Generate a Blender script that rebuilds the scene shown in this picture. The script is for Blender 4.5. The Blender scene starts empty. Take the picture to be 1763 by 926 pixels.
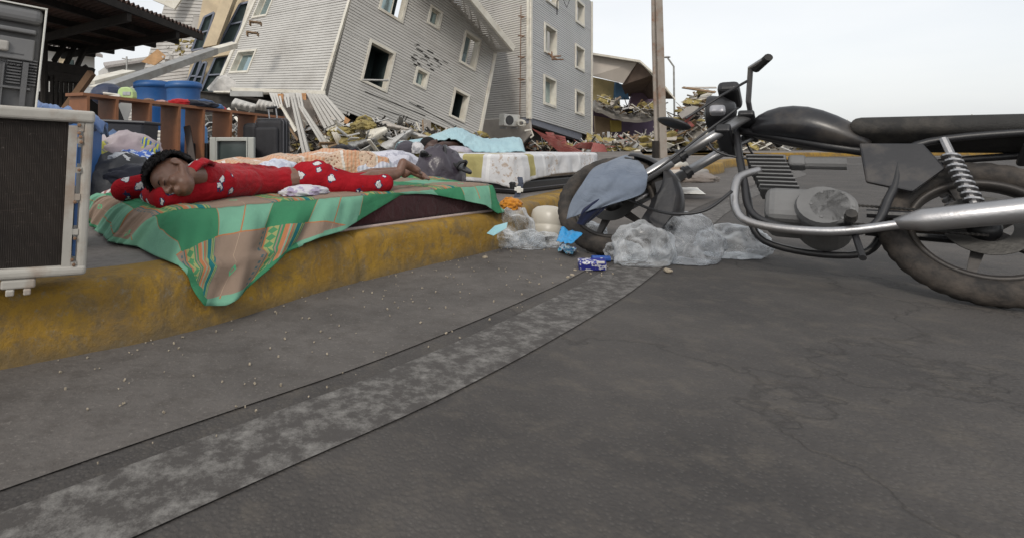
import bpy, bmesh, math, random
from mathutils import Vector, Matrix, noise
random.seed(7)
R = math.radians
SC = bpy.context.scene
COL = SC.collection

# ------------------------------------------------------------------ camera, sky, sun, exposure
F, CX, CY, HC = 930.0, 600.0, 248.0, 0.62      # focal length in photo pixels, principal point, eye height
cam_d = bpy.data.cameras.new('camera'); cam = bpy.data.objects.new('camera', cam_d); COL.objects.link(cam)
cam.location = (0, 0, HC); cam.rotation_euler = (R(90), 0, 0)
cam_d.sensor_width = 36; cam_d.lens = 36 * F / 1763
cam_d.shift_x = (881.5 - CX) / 1763; cam_d.shift_y = -(463 - CY) / 1763
cam_d.clip_start = 0.02; cam_d.clip_end = 3000
SC.camera = cam
W = bpy.data.worlds.new('World'); SC.world = W; W.use_nodes = True
wn = W.node_tree; bg = wn.nodes['Background']
sky = wn.nodes.new('ShaderNodeTexSky'); sky.sky_type = 'NISHITA'; sky.sun_disc = False
SUN_EL, SUN_AZ = 38.0, 25.0                     # azimuth: degrees from straight behind the camera towards the left
sky.sun_elevation = R(SUN_EL); sky.sun_rotation = R(180 + SUN_AZ)
sky.air_density = 1.0; sky.dust_density = 2.5; sky.ozone_density = 1.0
hsv = wn.nodes.new('ShaderNodeHueSaturation'); hsv.inputs['Saturation'].default_value = 0.42
wn.links.new(sky.outputs[0], hsv.inputs['Color']); 
smx = wn.nodes.new('ShaderNodeMix'); smx.data_type = 'RGBA'; smx.inputs[0].default_value = .55
wn.links.new(hsv.outputs[0], smx.inputs[6]); # bright thin overcast over the clear sky, faintly uneven
stc = wn.nodes.new('ShaderNodeTexCoord'); smp = wn.nodes.new('ShaderNodeMapping'); smp.inputs['Scale'].default_value = (1, 1, 3.5); snz = wn.nodes.new('ShaderNodeTexNoise'); snz.inputs['Scale'].default_value = 1.6; snz.inputs['Detail'].default_value = 5; snz.inputs['Roughness'].default_value = .55
scr = wn.nodes.new('ShaderNodeValToRGB'); scr.color_ramp.elements[0].position = .38; scr.color_ramp.elements[1].position = .66; scr.color_ramp.elements[0].color = (.86, .885, .91, 1); scr.color_ramp.elements[1].color = (1.0, 1.0, .99, 1)
smu = wn.nodes.new('ShaderNodeVectorMath'); smu.operation = 'SCALE'; smu.inputs['Scale'].default_value = 9.8
wn.links.new(stc.outputs['Generated'], smp.inputs[0]); wn.links.new(smp.outputs[0], snz.inputs['Vector']); wn.links.new(snz.outputs['Fac'], scr.inputs[0]); wn.links.new(scr.outputs[0], smu.inputs[0]); wn.links.new(smu.outputs[0], smx.inputs[7])
wn.links.new(smx.outputs[2], bg.inputs[0])
bg.inputs[1].default_value = 0.135
sd = bpy.data.lights.new('sun', 'SUN'); sd.energy = 1.5; sd.angle = R(11); sd.color = (1, .93, .83)
so = bpy.data.objects.new('sun', sd); COL.objects.link(so)
_d = Vector((-math.sin(R(SUN_AZ)) * math.cos(R(SUN_EL)), -math.cos(R(SUN_AZ)) * math.cos(R(SUN_EL)), math.sin(R(SUN_EL))))
so.rotation_euler = _d.to_track_quat('Z', 'Y').to_euler()
SC.view_settings.view_transform = 'Standard'; SC.view_settings.look = 'None'
SC.view_settings.exposure = -0.08; SC.view_settings.gamma = 1
SC.cycles.max_bounces = 8; SC.cycles.transparent_max_bounces = 16

def P(px, py, d):
    """the point d metres ahead that photo pixel (px, py) sees"""
    return Vector(((px - CX) / F * d, d, HC - (py - CY) / F * d))
def G(px, py, z=0.0):
    return P(px, py, F * (HC - z) / (py - CY))
def proj(v):
    return (CX + v.x / v.y * F, CY + (HC - v.z) / v.y * F)

# ------------------------------------------------------------------ materials
MATS = {}
class NT:
    def __init__(s, name):
        s.m = bpy.data.materials.new(name); s.m.use_nodes = True; s.t = s.m.node_tree
        s.p = s.t.nodes['Principled BSDF']; s.out = s.t.nodes['Material Output']
    def n(s, typ, **kw):
        nd = s.t.nodes.new('ShaderNode' + typ)
        for k, v in kw.items(): setattr(nd, k, v)
        return nd
    def l(s, a, b): s.t.links.new(a, b)
    def math(s, op, a, b=None, c=None):
        nd = s.n('Math', operation=op)
        for i, v in enumerate((a, b, c)):
            if v is None: continue
            if isinstance(v, (int, float)): nd.inputs[i].default_value = v
            else: s.l(v, nd.inputs[i])
        return nd.outputs[0]
    def mix(s, f, a, b, mode='MIX'):
        nd = s.n('Mix', data_type='RGBA', blend_type=mode)
        for i, v in ((0, f), (6, a), (7, b)):
            if isinstance(v, (int, float)): nd.inputs[i].default_value = v
            elif isinstance(v, (tuple, list)): nd.inputs[i].default_value = (*v[:3], 1)
            else: s.l(v, nd.inputs[i])
        return nd.outputs[2]
    def coord(s, kind='Object', scale=(1, 1, 1)):
        tc = s.n('TexCoord'); mp = s.n('Mapping'); mp.inputs['Scale'].default_value = scale
        s.l(tc.outputs[kind], mp.inputs[0]); return mp.outputs[0]
    def noise(s, vec, scale, detail=4, rough=.55, dist=0):
        nd = s.n('TexNoise'); nd.inputs['Scale'].default_value = scale; nd.inputs['Detail'].default_value = detail
        nd.inputs['Roughness'].default_value = rough; nd.inputs['Distortion'].default_value = dist
        s.l(vec, nd.inputs['Vector']); return nd.outputs['Fac']
    def ramp(s, fac, stops, interp='LINEAR'):
        nd = s.n('ValToRGB'); cr = nd.color_ramp; cr.interpolation = interp
        while len(cr.elements) < len(stops): cr.elements.new(.5)
        for e, (p, c) in zip(cr.elements, stops):
            e.position = p; e.color = (*c, 1) if isinstance(c, (tuple, list)) else (c, c, c, 1)
        s.l(fac, nd.inputs[0]); return nd.outputs[0]
    def bump(s, h, strength=.3, dist=.01):
        nd = s.n('Bump'); nd.inputs['Strength'].default_value = strength; nd.inputs['Distance'].default_value = dist
        s.l(h, nd.inputs['Height']); s.l(nd.outputs[0], s.p.inputs['Normal'])
    def col(s, c): 
        if isinstance(c, (tuple, list)): s.p.inputs['Base Color'].default_value = (*c, 1)
        else: s.l(c, s.p.inputs['Base Color'])

def mat(name, c, rough=.7, var=.25, scale=6, bump=.15, bdist=.01, metal=0, dirt=None, dirt_amt=.5, dscale=3, spec=None, two=True):
    """a surface with uneven colour, optional blotches of dirt, and fine relief"""
    if name in MATS: return MATS[name]
    t = NT(name); v = t.coord()
    n1 = t.noise(v, scale, 5); n2 = t.noise(v, scale * 7, 3)
    dark = tuple(x * (1 - var) for x in c); lite = tuple(min(1, x * (1 + var * .6)) for x in c)
    base = t.mix(t.ramp(n1, [(.3, 0.), (.7, 1.)]), dark, lite)
    base = t.mix(t.math('MULTIPLY', n2, .25), base, dark)
    if dirt:
        m = t.ramp(t.noise(v, dscale, 6, .65), [(.5, 0.), (.66, 1.)])
        base = t.mix(t.math('MULTIPLY', m, dirt_amt), base, dirt)
    t.col(base)
    t.p.inputs['Roughness'].default_value = rough; t.p.inputs['Metallic'].default_value = metal
    if spec is not None: t.p.inputs['Specular IOR Level'].default_value = spec
    if bump: t.bump(t.noise(v, scale * 9, 4), bump, bdist)
    MATS[name] = t.m; return t.m

def cloth(name, c, c2=None, kind='plain', scale=1.0, rough=.9, fold=.5):
    if name in MATS: return MATS[name]
    t = NT(name); v = t.coord(); c2 = c2 or tuple(x * .75 for x in c)
    n = t.noise(v, 5, 4)
    if kind == 'plain':
        base = t.mix(t.ramp(n, [(.35, 0.), (.65, 1.)]), c, c2)
    elif kind == 'dots':
        vo = t.n('TexVoronoi'); vo.inputs['Scale'].default_value = 26 * scale; t.l(v, vo.inputs['Vector'])
        base = t.mix(t.ramp(vo.outputs['Distance'], [(.26, 1.), (.34, 0.)]), c, c2)
    elif kind == 'patch':
        base = t.mix(t.ramp(t.noise(v, 11 * scale, 3), [(.52, 0.), (.56, 1.)], 'LINEAR'), c, c2)
    elif kind == 'stripe':
        w = t.n('TexWave'); w.inputs['Scale'].default_value = 9 * scale; w.inputs['Distortion'].default_value = 1.5; t.l(v, w.inputs['Vector'])
        base = t.mix(t.ramp(w.outputs['Fac'], [(.45, 0.), (.55, 1.)]), c, c2)
    t.col(base); t.p.inputs['Roughness'].default_value = rough
    t.p.inputs['Sheen Weight'].default_value = .15; t.p.inputs['Specular IOR Level'].default_value = .15
    t.bump(t.math('ADD', t.noise(v, 14, 3, .5, .8), t.math('MULTIPLY', t.noise(v, 260, 2), .12)), fold, .015)
    MATS[name] = t.m; return t.m

def plastic_film(name, tint=(.72, .74, .76), op=.36):
    if name in MATS: return MATS[name]
    t = NT(name); v = t.coord()
    t.col(tint); t.p.inputs['Roughness'].default_value = .18
    vo = t.n('TexNoise'); vo.inputs['Scale'].default_value = 8; vo.inputs['Detail'].default_value = 3; vo.inputs['Distortion'].default_value = 1.0
    t.l(v, vo.inputs['Vector']); t.bump(vo.outputs['Fac'], .4, .03)
    tr = t.n('BsdfTransparent'); tr.inputs[0].default_value = (.93, .95, .97, 1)
    mx = t.n('MixShader'); fr = t.n('LayerWeight'); fr.inputs[0].default_value = .35
    f = t.math('ADD', t.math('MULTIPLY', fr.outputs['Facing'], .75), t.math('MULTIPLY', t.ramp(t.noise(v, 9, 4, .6, 1), [(.35, 0.), (.7, 1.)]), op), )
    f = t.math('MINIMUM', f, .95)
    t.l(f, mx.inputs[0]); t.l(tr.outputs[0], mx.inputs[1]); t.l(t.p.outputs[0], mx.inputs[2]); t.l(mx.outputs[0], t.out.inputs[0])
    MATS[name] = t.m; return t.m

# ------------------------------------------------------------------ mesh building
class MB:
    def __init__(s): s.v = []; s.f = []; s.mi = []; s.uv = {}; s.k = 0
    def add(s, vs, fs, uvs=None):
        b = len(s.v); s.v += [Vector(x) for x in vs]
        for f in fs: s.f.append([b + i for i in f]); s.mi.append(s.k)
        if uvs:
            for i, u in enumerate(uvs): s.uv[b + i] = u
        return s
    def hexa(s, p):  # 8 points: bottom 4 ccw, top 4 ccw
        return s.add(p, [(3, 2, 1, 0), (4, 5, 6, 7), (0, 1, 5, 4), (1, 2, 6, 5), (2, 3, 7, 6), (3, 0, 4, 7)])
    def box(s, c, size, rot=None, M=None):
        x, y, z = size[0] / 2, size[1] / 2, size[2] / 2
        pts = [Vector(q) for q in ((-x, -y, -z), (x, -y, -z), (x, y, -z), (-x, y, -z), (-x, -y, z), (x, -y, z), (x, y, z), (-x, y, z))]
        m = M or (Matrix.Rotation(rot[2], 3, 'Z') @ Matrix.Rotation(rot[1], 3, 'Y') @ Matrix.Rotation(rot[0], 3, 'X') if rot else Matrix.Identity(3))
        return s.hexa([m @ q + Vector(c) for q in pts])
    def rbox(s, c, size, r=.02, rot=None, M=None, seg=3):
        """box with rounded edges"""
        bm = bmesh.new(); bmesh.ops.create_cube(bm, size=1)
        for v in bm.verts: v.co = Vector((v.co.x * size[0], v.co.y * size[1], v.co.z * size[2]))
        bmesh.ops.bevel(bm, geom=bm.edges[:], offset=r, segments=seg, affect='EDGES', profile=.5)
        m = M or (Matrix.Rotation(rot[2], 3, 'Z') @ Matrix.Rotation(rot[1], 3, 'Y') @ Matrix.Rotation(rot[0], 3, 'X') if rot else Matrix.Identity(3))
        bm.verts.index_update()
        s.add([m @ v.co + Vector(c) for v in bm.verts], [[v.index for v in f.verts] for f in bm.faces]); bm.free(); return s
    def tube(s, pts, r, n=8, caps=True):
        pts = [Vector(p) for p in pts]; rs = r if isinstance(r, (list, tuple)) else [r] * len(pts)
        rings = []; prev = None
        for i, p in enumerate(pts):
            t = (pts[min(i + 1, len(pts) - 1)] - pts[max(i - 1, 0)]).normalized()
            a = prev if prev else (Vector((0, 0, 1)) if abs(t.z) < .9 else Vector((1, 0, 0)))
            a = (a - t * a.dot(t)).normalized(); prev = a; b = t.cross(a)
            rings.append([p + (a * math.cos(2 * math.pi * k / n) + b * math.sin(2 * math.pi * k / n)) * rs[i] for k in range(n)])
        vs = [q for rg in rings for q in rg]; fs = []
        for i in range(len(pts) - 1):
            for k in range(n):
                fs.append((i * n + k, i * n + (k + 1) % n, (i + 1) * n + (k + 1) % n, (i + 1) * n + k))
        if caps: fs.append(tuple(reversed(range(n)))); fs.append(tuple((len(pts) - 1) * n + k for k in range(n)))
        return s.add(vs, fs)
    def lathe(s, prof, c=(0, 0, 0), n=24, M=None):
        M = M or Matrix.Identity(3); vs = []; fs = []; m = len(prof)
        for k in range(n):
            a = 2 * math.pi * k / n
            for (r, z) in prof: vs.append(M @ Vector((r * math.cos(a), r * math.sin(a), z)) + Vector(c))
        for k in range(n):
            for i in range(m - 1):
                k2 = (k + 1) % n; fs.append((k * m + i, k2 * m + i, k2 * m + i + 1, k * m + i + 1))
        return s.add(vs, fs)
    def ell(s, c, rad, M=None, u=16, w=10):
        M = M or Matrix.Identity(3); vs = []; fs = []
        for i in range(w + 1):
            th = math.pi * i / w
            for k in range(u):
                a = 2 * math.pi * k / u
                vs.append(M @ Vector((rad[0] * math.sin(th) * math.cos(a), rad[1] * math.sin(th) * math.sin(a), rad[2] * math.cos(th))) + Vector(c))
        for i in range(w):
            for k in range(u): fs.append((i * u + k, (i + 1) * u + k, (i + 1) * u + (k + 1) % u, i * u + (k + 1) % u))
        return s.add(vs, fs)
    def cap(s, a, b, ra, rb, n=14):
        """tapered capsule, the building block of bodies"""
        a, b = Vector(a), Vector(b); t = (b - a).normalized(); pts = []; rs = []
        for k in range(5):
            th = math.pi / 2 * (1 - k / 4); pts.append(a - t * ra * math.sin(th)); rs.append(max(ra * math.cos(th), .0008))
        for k in range(5):
            th = math.pi / 2 * k / 4; pts.append(b + t * rb * math.sin(th)); rs.append(max(rb * math.cos(th), .0008))
        return s.tube(pts, rs, n)
    def poly(s, pts, thick, nrm):
        """flat polygon with thickness along nrm"""
        n = len(pts); nrm = Vector(nrm).normalized(); a = [Vector(p) for p in pts]; b = [p - nrm * thick for p in a]
        return s.add(a + b, [tuple(range(n)), tuple(reversed(range(n, 2 * n)))] + [(i, n + i, n + (i + 1) % n, (i + 1) % n) for i in range(n)])
    def build(s, name, m, parent=None, smooth=False, tag=None):
        me = bpy.data.meshes.new(name); me.from_pydata([tuple(v) for v in s.v], [], s.f); me.validate()
        for x in (m if isinstance(m, (list, tuple)) else [m]): me.materials.append(x)
        if isinstance(m, (list, tuple)) and len(me.polygons) == len(s.mi):
            me.polygons.foreach_set('material_index', s.mi)
        if s.uv:
            ul = me.uv_layers.new(name='UVMap')
            for lp in me.loops: ul.data[lp.index].uv = s.uv.get(lp.vertex_index, (0, 0))
        bm = bmesh.new(); bm.from_mesh(me); bmesh.ops.recalc_face_normals(bm, faces=bm.faces); bm.to_mesh(me); bm.free()
        if smooth: me.polygons.foreach_set('use_smooth', [True] * len(me.polygons))
        o = bpy.data.objects.new(name, me); COL.objects.link(o)
        if parent:
            o.parent = parent; o.matrix_parent_inverse = Matrix.Translation(-parent.location)
        if tag: setp(o, *tag)
        return o
def setp(o, label=None, cat=None, group=None, kind=None):
    if label: o['label'] = label
    if cat: o['category'] = cat
    if group: o['group'] = group
    if kind: o['kind'] = kind
    return o
def thing(name, loc, label, cat, group=None):
    o = bpy.data.objects.new(name, None); COL.objects.link(o); o.location = loc; o.empty_display_size = .1
    return setp(o, label, cat, group)
def struct(o): o['kind'] = 'structure'; return o
def stuff(o): o['kind'] = 'stuff'; return o
def mods(o, voxel=None, smooth=0, subsurf=0, solid=0, bevel=0):
    if solid: m = o.modifiers.new('solid', 'SOLIDIFY'); m.thickness = solid; m.offset = 0
    if voxel: m = o.modifiers.new('remesh', 'REMESH'); m.mode = 'VOXEL'; m.voxel_size = voxel; m.use_smooth_shade = True
    if smooth: m = o.modifiers.new('smooth', 'SMOOTH'); m.factor = .5; m.iterations = smooth
    if subsurf: m = o.modifiers.new('sub', 'SUBSURF'); m.levels = m.render_levels = subsurf
    if bevel: m = o.modifiers.new('bevel', 'BEVEL'); m.width = bevel; m.segments = 2; m.limit_method = 'ANGLE'
    return o
def fbm(p, s=1.0, o=4): return noise.fractal(Vector(p) * s, 1.0, 2.0, o)
def blob(c, rad, amp=.25, freq=2.5, rot=0, sub=4, seed=0, flat=-.55, ridged=False):
    """crumpled soft heap (bag, bundled clothes) resting on its flattened base"""
    bm = bmesh.new(); bmesh.ops.create_icosphere(bm, subdivisions=sub, radius=1); b = MB(); vs = []
    cr, sr = math.cos(rot), math.sin(rot)
    for v in bm.verts:
        p = v.co.normalized(); q = p * freq + Vector((seed * 3.7, seed * 1.3, seed))
        n = (1 - abs(noise.noise(q * 1.3)) * 2) * .5 + .42 * noise.noise(q * 2.4) + .14 * (1 - 2 * abs(noise.noise(q * 4.5))) if ridged else fbm(q, 1, 4)
        w = p * (1 + amp * n); w.z = max(w.z, flat + .06 * noise.noise(q * 3))
        w = Vector((w.x * rad[0], w.y * rad[1], (w.z - flat) * rad[2]))
        vs.append(Vector((w.x * cr - w.y * sr, w.x * sr + w.y * cr, w.z)) + Vector(c))
    bm.verts.index_update(); b.add(vs, [[v.index for v in f.verts] for f in bm.faces]); bm.free(); return b

class Wall:
    """plane patch given by photo corners (bottom-left, bottom-right, top-right, top-left) and three depths"""
    def __init__(s, bl, br, tr, tl, dbl, dbr, dtl):
        A, B, D = P(*bl, dbl), P(*br, dbr), P(*tl, dtl)
        n = (B - A).cross(D - A).normalized()
        r = P(*tr, 1.0) - Vector((0, 0, HC)); o = Vector((0, 0, HC))
        Cc = o + r * ((A - o).dot(n) / r.dot(n))
        if n.dot(-A + o) < 0: n = -n
        s.A, s.B, s.C, s.D, s.n = A, B, Cc, D, n
    def at(s, u, t, o=0.0): return s.A * (1 - u) * (1 - t) + s.B * u * (1 - t) + s.C * u * t + s.D * (1 - u) * t + s.n * o
    def inv(s, px, py):
        u = t = .5
        for _ in range(25):
            x, y = proj(s.at(u, t)); e = 1e-4
            xu, yu = proj(s.at(u + e, t)); xt, yt = proj(s.at(u, t + e))
            a, b, c, d = (xu - x) / e, (xt - x) / e, (yu - y) / e, (yt - y) / e
            det = a * d - b * c; dx, dy = px - x, py - y
            u += (d * dx - b * dy) / det; t += (-c * dx + a * dy) / det
        return u, t
    def box(s, mb, u0, u1, t0, t1, o0, o1):
        return mb.hexa([s.at(u0, t0, o0), s.at(u1, t0, o0), s.at(u1, t0, o1), s.at(u0, t0, o1), s.at(u0, t1, o0), s.at(u1, t1, o0), s.at(u1, t1, o1), s.at(u0, t1, o1)])
    def pbox(s, mb, pts, o0, o1):
        """prism over a polygon given in (u, t)"""
        a = [s.at(u, t, o1) for u, t in pts]; return mb.poly(a, o1 - o0, s.n)

def siding(w, t0, t1, nrow, holes, umin=lambda t: 0.0, umax=lambda t: 1.0, tmin=None, proud=.014, rec=.05, gap=.17, mb=None, seed=0):
    """lapped metal cladding, each board with a groove under it; holes are (u0,u1,t0,t1)"""
    mb = mb or MB(); h = (t1 - t0) / nrow; holes = [(a_, c_, b_, d_) for a_, b_, c_, d_ in holes]
    rnd = random.Random(seed)
    cuts = sorted({c for ho in holes for c in ho[2:]})
    for i in range(nrow):
        a = t0 + i * h; jig = rnd.uniform(-.004, .004)
        for (lo, hi, off, last) in ((a, a + gap * h, -rec, True), (a + gap * h, a + h, proud + jig, False)):
            ts = [lo] + [c for c in cuts if lo < c < hi] + [hi]
            for p, q in zip(ts, ts[1:]):
                mid = (p + q) / 2; segs = [(umin(mid), umax(mid))]
                if segs[0][1] <= segs[0][0]: continue
                for ho in holes:
                    if ho[2] < mid < ho[3]:
                        new = []
                        for (x, y) in segs:
                            if ho[1] <= x or ho[0] >= y: new.append((x, y)); continue
                            if ho[0] > x: new.append((x, ho[0]))
                            if ho[1] < y: new.append((ho[1], y))
                        segs = new
                for (x, y) in segs:
                    if tmin:                       # torn lower edge: split finely and drop what lies below it
                        k = 14; xs = [x + (y - x) * j / k for j in range(k + 1)]
                        parts = [(m, n_) for m, n_ in zip(xs, xs[1:]) if p >= tmin((m + n_) / 2)]
                        merged = []
                        for pr in parts:
                            if merged and abs(merged[-1][1] - pr[0]) < 1e-9: merged[-1] = (merged[-1][0], pr[1])
                            else: merged.append(pr)
                    else: merged = [(x, y)]
                    for (m, n_) in merged:
                        if last: mb.add([w.at(m, p, off), w.at(n_, p, off), w.at(n_, q, off), w.at(m, q, off)], [(0, 1, 2, 3)])
                        else:
                            o0, o1 = off, off * .4
                            mb.add([w.at(m, p, o0), w.at(n_, p, o0), w.at(n_, q, o1), w.at(m, q, o1), w.at(m, p, -rec - .01), w.at(n_, p, -rec - .01), w.at(m, q, -rec - .01), w.at(n_, q, -rec - .01)],
                                   [(0, 1, 2, 3), (4, 5, 1, 0), (3, 2, 7, 6)])
    return mb

def window(w, q, parent, style='open', depth=.28, fr=.012, frv=None, trim=.045, mats=None, label=None):
    """q = (left, bottom, right, top) of the opening in (u, t); trim, reveal and pane, with what is behind it"""
    u0, t0, u1, t1 = q; ew = w.at(1, .5) - w.at(0, .5); eh = w.at(.5, 1) - w.at(.5, 0)
    du, dt = trim * 2 / ew.length, trim * 2 / eh.length
    f = MB()
    w.box(f, u0 - du, u0, t0 - dt, t1 + dt, -.02, trim); w.box(f, u1, u1 + du, t0 - dt, t1 + dt, -.02, trim)
    w.box(f, u0, u1, t1, t1 + dt, -.02, trim); w.box(f, u0, u1, t0 - dt, t0, -.02, trim + .01)
    e = .004
    w.box(f, u0 - du * .5, u0 + e / ew.length, t0, t1, -depth, -.021); w.box(f, u1 - e / ew.length, u1 + du * .5, t0, t1, -depth, -.021)
    w.box(f, u0, u1, t1 - e / eh.length, t1 + dt * .5, -depth, -.021); w.box(f, u0, u1, t0 - dt * .5, t0 + e / eh.length, -depth, -.021)
    wo = f.build('window', M_trim, parent)
    if label: wo['label'] = label
    if style in ('open', 'dark'):
        r = MB(); D = 1.6 if style == 'open' else depth + .03
        a = [w.at(u0, t0, -depth), w.at(u1, t0, -depth), w.at(u1, t1, -depth), w.at(u0, t1, -depth)]
        b = [w.at(u0 - du * 2, t0 - dt * 3, -D), w.at(u1 + du * 2, t0 - dt * 3, -D), w.at(u1 + du * 2, t1 + dt * 2, -D), w.at(u0 - du * 2, t1 + dt * 2, -D)]
        r.add(a + b, [(4, 5, 6, 7), (0, 1, 5, 4), (1, 2, 6, 5), (2, 3, 7, 6), (3, 0, 4, 7)])
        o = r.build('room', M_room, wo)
    if style in ('glass', 'dark', 'half'):
        g = MB(); x0 = u0; x1 = u1 if style != 'half' else u0 + (u1 - u0) * .62
        w.box(g, x0 + du * .4, x1 - du * .4, t0 + dt * .4, t1 - dt * .4, -depth + .05, -depth + .06)
        g.build('pane', M_glass, wo)
        s = MB(); k = .45
        w.box(s, x0, x0 + du * k, t0, t1, -depth + .03, -depth + .09); w.box(s, x1 - du * k, x1, t0, t1, -depth + .03, -depth + .09)
        w.box(s, x0, x1, t0, t0 + dt * k, -depth + .031, -depth + .089); w.box(s, x0, x1, t1 - dt * k, t1, -depth + .031, -depth + .089)
        s.build('frame', M_trim, wo)
        if style in ('glass', 'half'):
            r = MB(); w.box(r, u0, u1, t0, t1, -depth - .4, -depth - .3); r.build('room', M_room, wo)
    return wo
def iw(w, l, b, r, t):
    """opening from photo pixels: left-edge bottom point and right-edge top point given as averages"""
    u0, tb = w.inv(*l); u1, tt = w.inv(*r); return u0, tb, u1, tt

M_siding = mat('siding_grey', (.52, .508, .48), .55, .10, 1.2, .05, dirt=(.30, .28, .25), dirt_amt=.35, dscale=.55)
M_siding2 = mat('siding_pale', (.50, .50, .492), .5, .08, 1.0, .05, dirt=(.36, .35, .33), dirt_amt=.25, dscale=.5)
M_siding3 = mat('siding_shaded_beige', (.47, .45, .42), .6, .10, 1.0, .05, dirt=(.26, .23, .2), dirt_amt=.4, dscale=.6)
M_trim = mat('cream_trim', (.68, .65, .57), .55, .12, 3, .1, dirt=(.42, .36, .28), dirt_amt=.5, dscale=2)
M_white = mat('white_metal', (.68, .67, .62), .4, .08, 3, .05, dirt=(.38, .30, .2), dirt_amt=.4, dscale=4)
M_room = mat('unlit_room_dark', (.035, .055, .055), .9, .3, 2, .1)  # near-black colour stands in for the darkness of unlit rooms
M_glass = NT('window_glass'); M_glass.col((.35, .45, .47)); M_glass.p.inputs['Roughness'].default_value = .06; M_glass.p.inputs['Metallic'].default_value = .75; M_glass.bump(M_glass.noise(M_glass.coord(), .8, 2), .2, .05); M_glass = M_glass.m
M_cream = mat('cream_render', (.62, .51, .35), .8, .12, 2, .15, dirt=(.35, .28, .2), dirt_amt=.4, dscale=1.2)
M_conc = mat('concrete', (.30, .28, .255), .9, .2, 3, .3, dirt=(.16, .14, .12), dirt_amt=.5)
M_plaster = mat('beige_plaster', (.42, .385, .345), .85, .12, 1.5, .15, dirt=(.27, .24, .21), dirt_amt=.5, dscale=.8)
M_black = mat('black_plastic', (.018, .018, .02), .42, .3, 6, .1)
M_blackm = mat('black_rubber', (.022, .021, .02), .75, .3, 14, .3, dirt=(.10, .085, .07), dirt_amt=.35, dscale=7)
M_steel = mat('dull_steel', (.42, .42, .43), .38, .15, 6, .1, metal=.85, dirt=(.2, .16, .12), dirt_amt=.35)
M_galv = mat('galvanised', (.36, .36, .35), .5, .2, 4, .1, metal=.5, dirt=(.2, .17, .14), dirt_amt=.5)
M_insul = mat('yellow_insulation', (.36, .29, .11), 1, .55, 4, .9, .03, dirt=(.3, .24, .12), dirt_amt=.5, dscale=5)
M_wood = mat('wood_raw', (.25, .165, .095), .8, .3, 5, .3, dirt=(.15, .1, .06), dirt_amt=.4)
M_burnt = mat('charred_wood', (.02, .016, .013), .9, .5, 6, .5)
M_chip = mat('chipboard_edge', (.50, .27, .13), .9, .3, 12, .4)

# ================================================================== SETTING: road, gutter, kerb, pavement
KZ = 0.21
kpts = [(-30, -18.5), (-8, -3.6), (-3, -.05), (-1.6, 1.05), (-.965, 1.495), (-.54, 1.79), (-.10, 2.30), (.41, 2.78), (.85, 3.18), (1.18, 3.60), (1.75, 4.36), (2.42, 5.25), (3.3, 6.3), (4.6, 7.9), (7.5, 11), (14, 17), (40, 30), (300, 90)]
def smooth_line(p, n=8):
    out = []
    for i in range(len(p) - 1):
        a, b, c, d = Vector(p[max(i - 1, 0)]), Vector(p[i]), Vector(p[i + 1]), Vector(p[min(i + 2, len(p) - 1)])
        for k in range(n):
            t = k / n; out.append(.5 * (2 * b + (c - a) * t + (2 * a - 5 * b + 4 * c - d) * t * t + (3 * b - a - 3 * c + d) * t ** 3))
    out.append(Vector(p[-1])); return out
KL = smooth_line(kpts, 14)
GL = smooth_line([(-30, -19.6), (-8, -4.6), (-3, -1.05), (-.6, .98), (.1, 1.56), (.79, 2.235), (1.3, 2.80), (2.2, 3.85), (4, 5.9), (8.4, 10.4), (15, 16.2), (41, 28.5), (300, 88)], 14)
def goff(i, d):
    t = (GL[min(i + 1, len(GL) - 1)] - GL[max(i - 1, 0)]).normalized(); return GL[i] + Vector((t.y, -t.x)) * d
def koff(i, d):   # offset the kerb line, positive towards the road
    t = (KL[min(i + 1, len(KL) - 1)] - KL[max(i - 1, 0)]).normalized(); return KL[i] + Vector((t.y, -t.x)) * d

t = NT('pavement_concrete'); v = t.coord()
b = t.mix(t.ramp(t.noise(v, 1.3, 6, .6), [(.35, 0.), (.68, 1.)]), (.125, .112, .103), (.205, .186, .172))
b = t.mix(t.math('MULTIPLY', t.ramp(t.noise(v, 30, 5, .7), [(.45, 0.), (.7, 1.)]), .5), b, (.09, .078, .068))
t.col(b); t.p.inputs['Roughness'].default_value = .92; t.bump(t.math('ADD', t.noise(v, 45, 5), t.noise(v, 6, 3)), .35, .012); M_pave = t.m
t = NT('asphalt'); v = t.coord()
vo = t.n('TexVoronoi'); vo.inputs['Scale'].default_value = 95; t.l(v, vo.inputs['Vector'])
b = t.mix(t.ramp(t.noise(v, 1.6, 6, .65), [(.35, 0.), (.68, 1.)]), (.042, .038, .036), (.078, .070, .064))
b = t.mix(t.ramp(vo.outputs['Distance'], [(.1, .35), (.35, 0.)]), b, (.13, .12, .108))
b = t.mix(t.math('MULTIPLY', t.ramp(t.noise(v, 9, 6, .7), [(.5, 0.), (.68, 1.)]), .5), b, (.11, .095, .078))
cr = t.n('TexVoronoi', feature='DISTANCE_TO_EDGE'); cr.inputs['Scale'].default_value = .7
nz = t.n('TexNoise'); nz.inputs['Scale'].default_value = 3.5; nz.inputs['Detail'].default_value = 6; t.l(v, nz.inputs['Vector'])
vm = t.n('VectorMath', operation='ADD'); t.l(v, vm.inputs[0]); t.l(nz.outputs['Color'], vm.inputs[1]); t.l(vm.outputs[0], cr.inputs['Vector'])
crk = t.ramp(cr.outputs['Distance'], [(.0, 1.), (.012, 0.)])
b = t.mix(t.math('MULTIPLY', crk, .4), b, (.018, .015, .013))
t.col(b); t.p.inputs['Roughness'].default_value = .88
t.bump(t.math('SUBTRACT', t.math('ADD', vo.outputs['Distance'], t.math('MULTIPLY', t.noise(v, 200, 2), .4)), crk), .55, .006); M_asph = t.m
t = NT('gutter_concrete'); v = t.coord()
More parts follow.
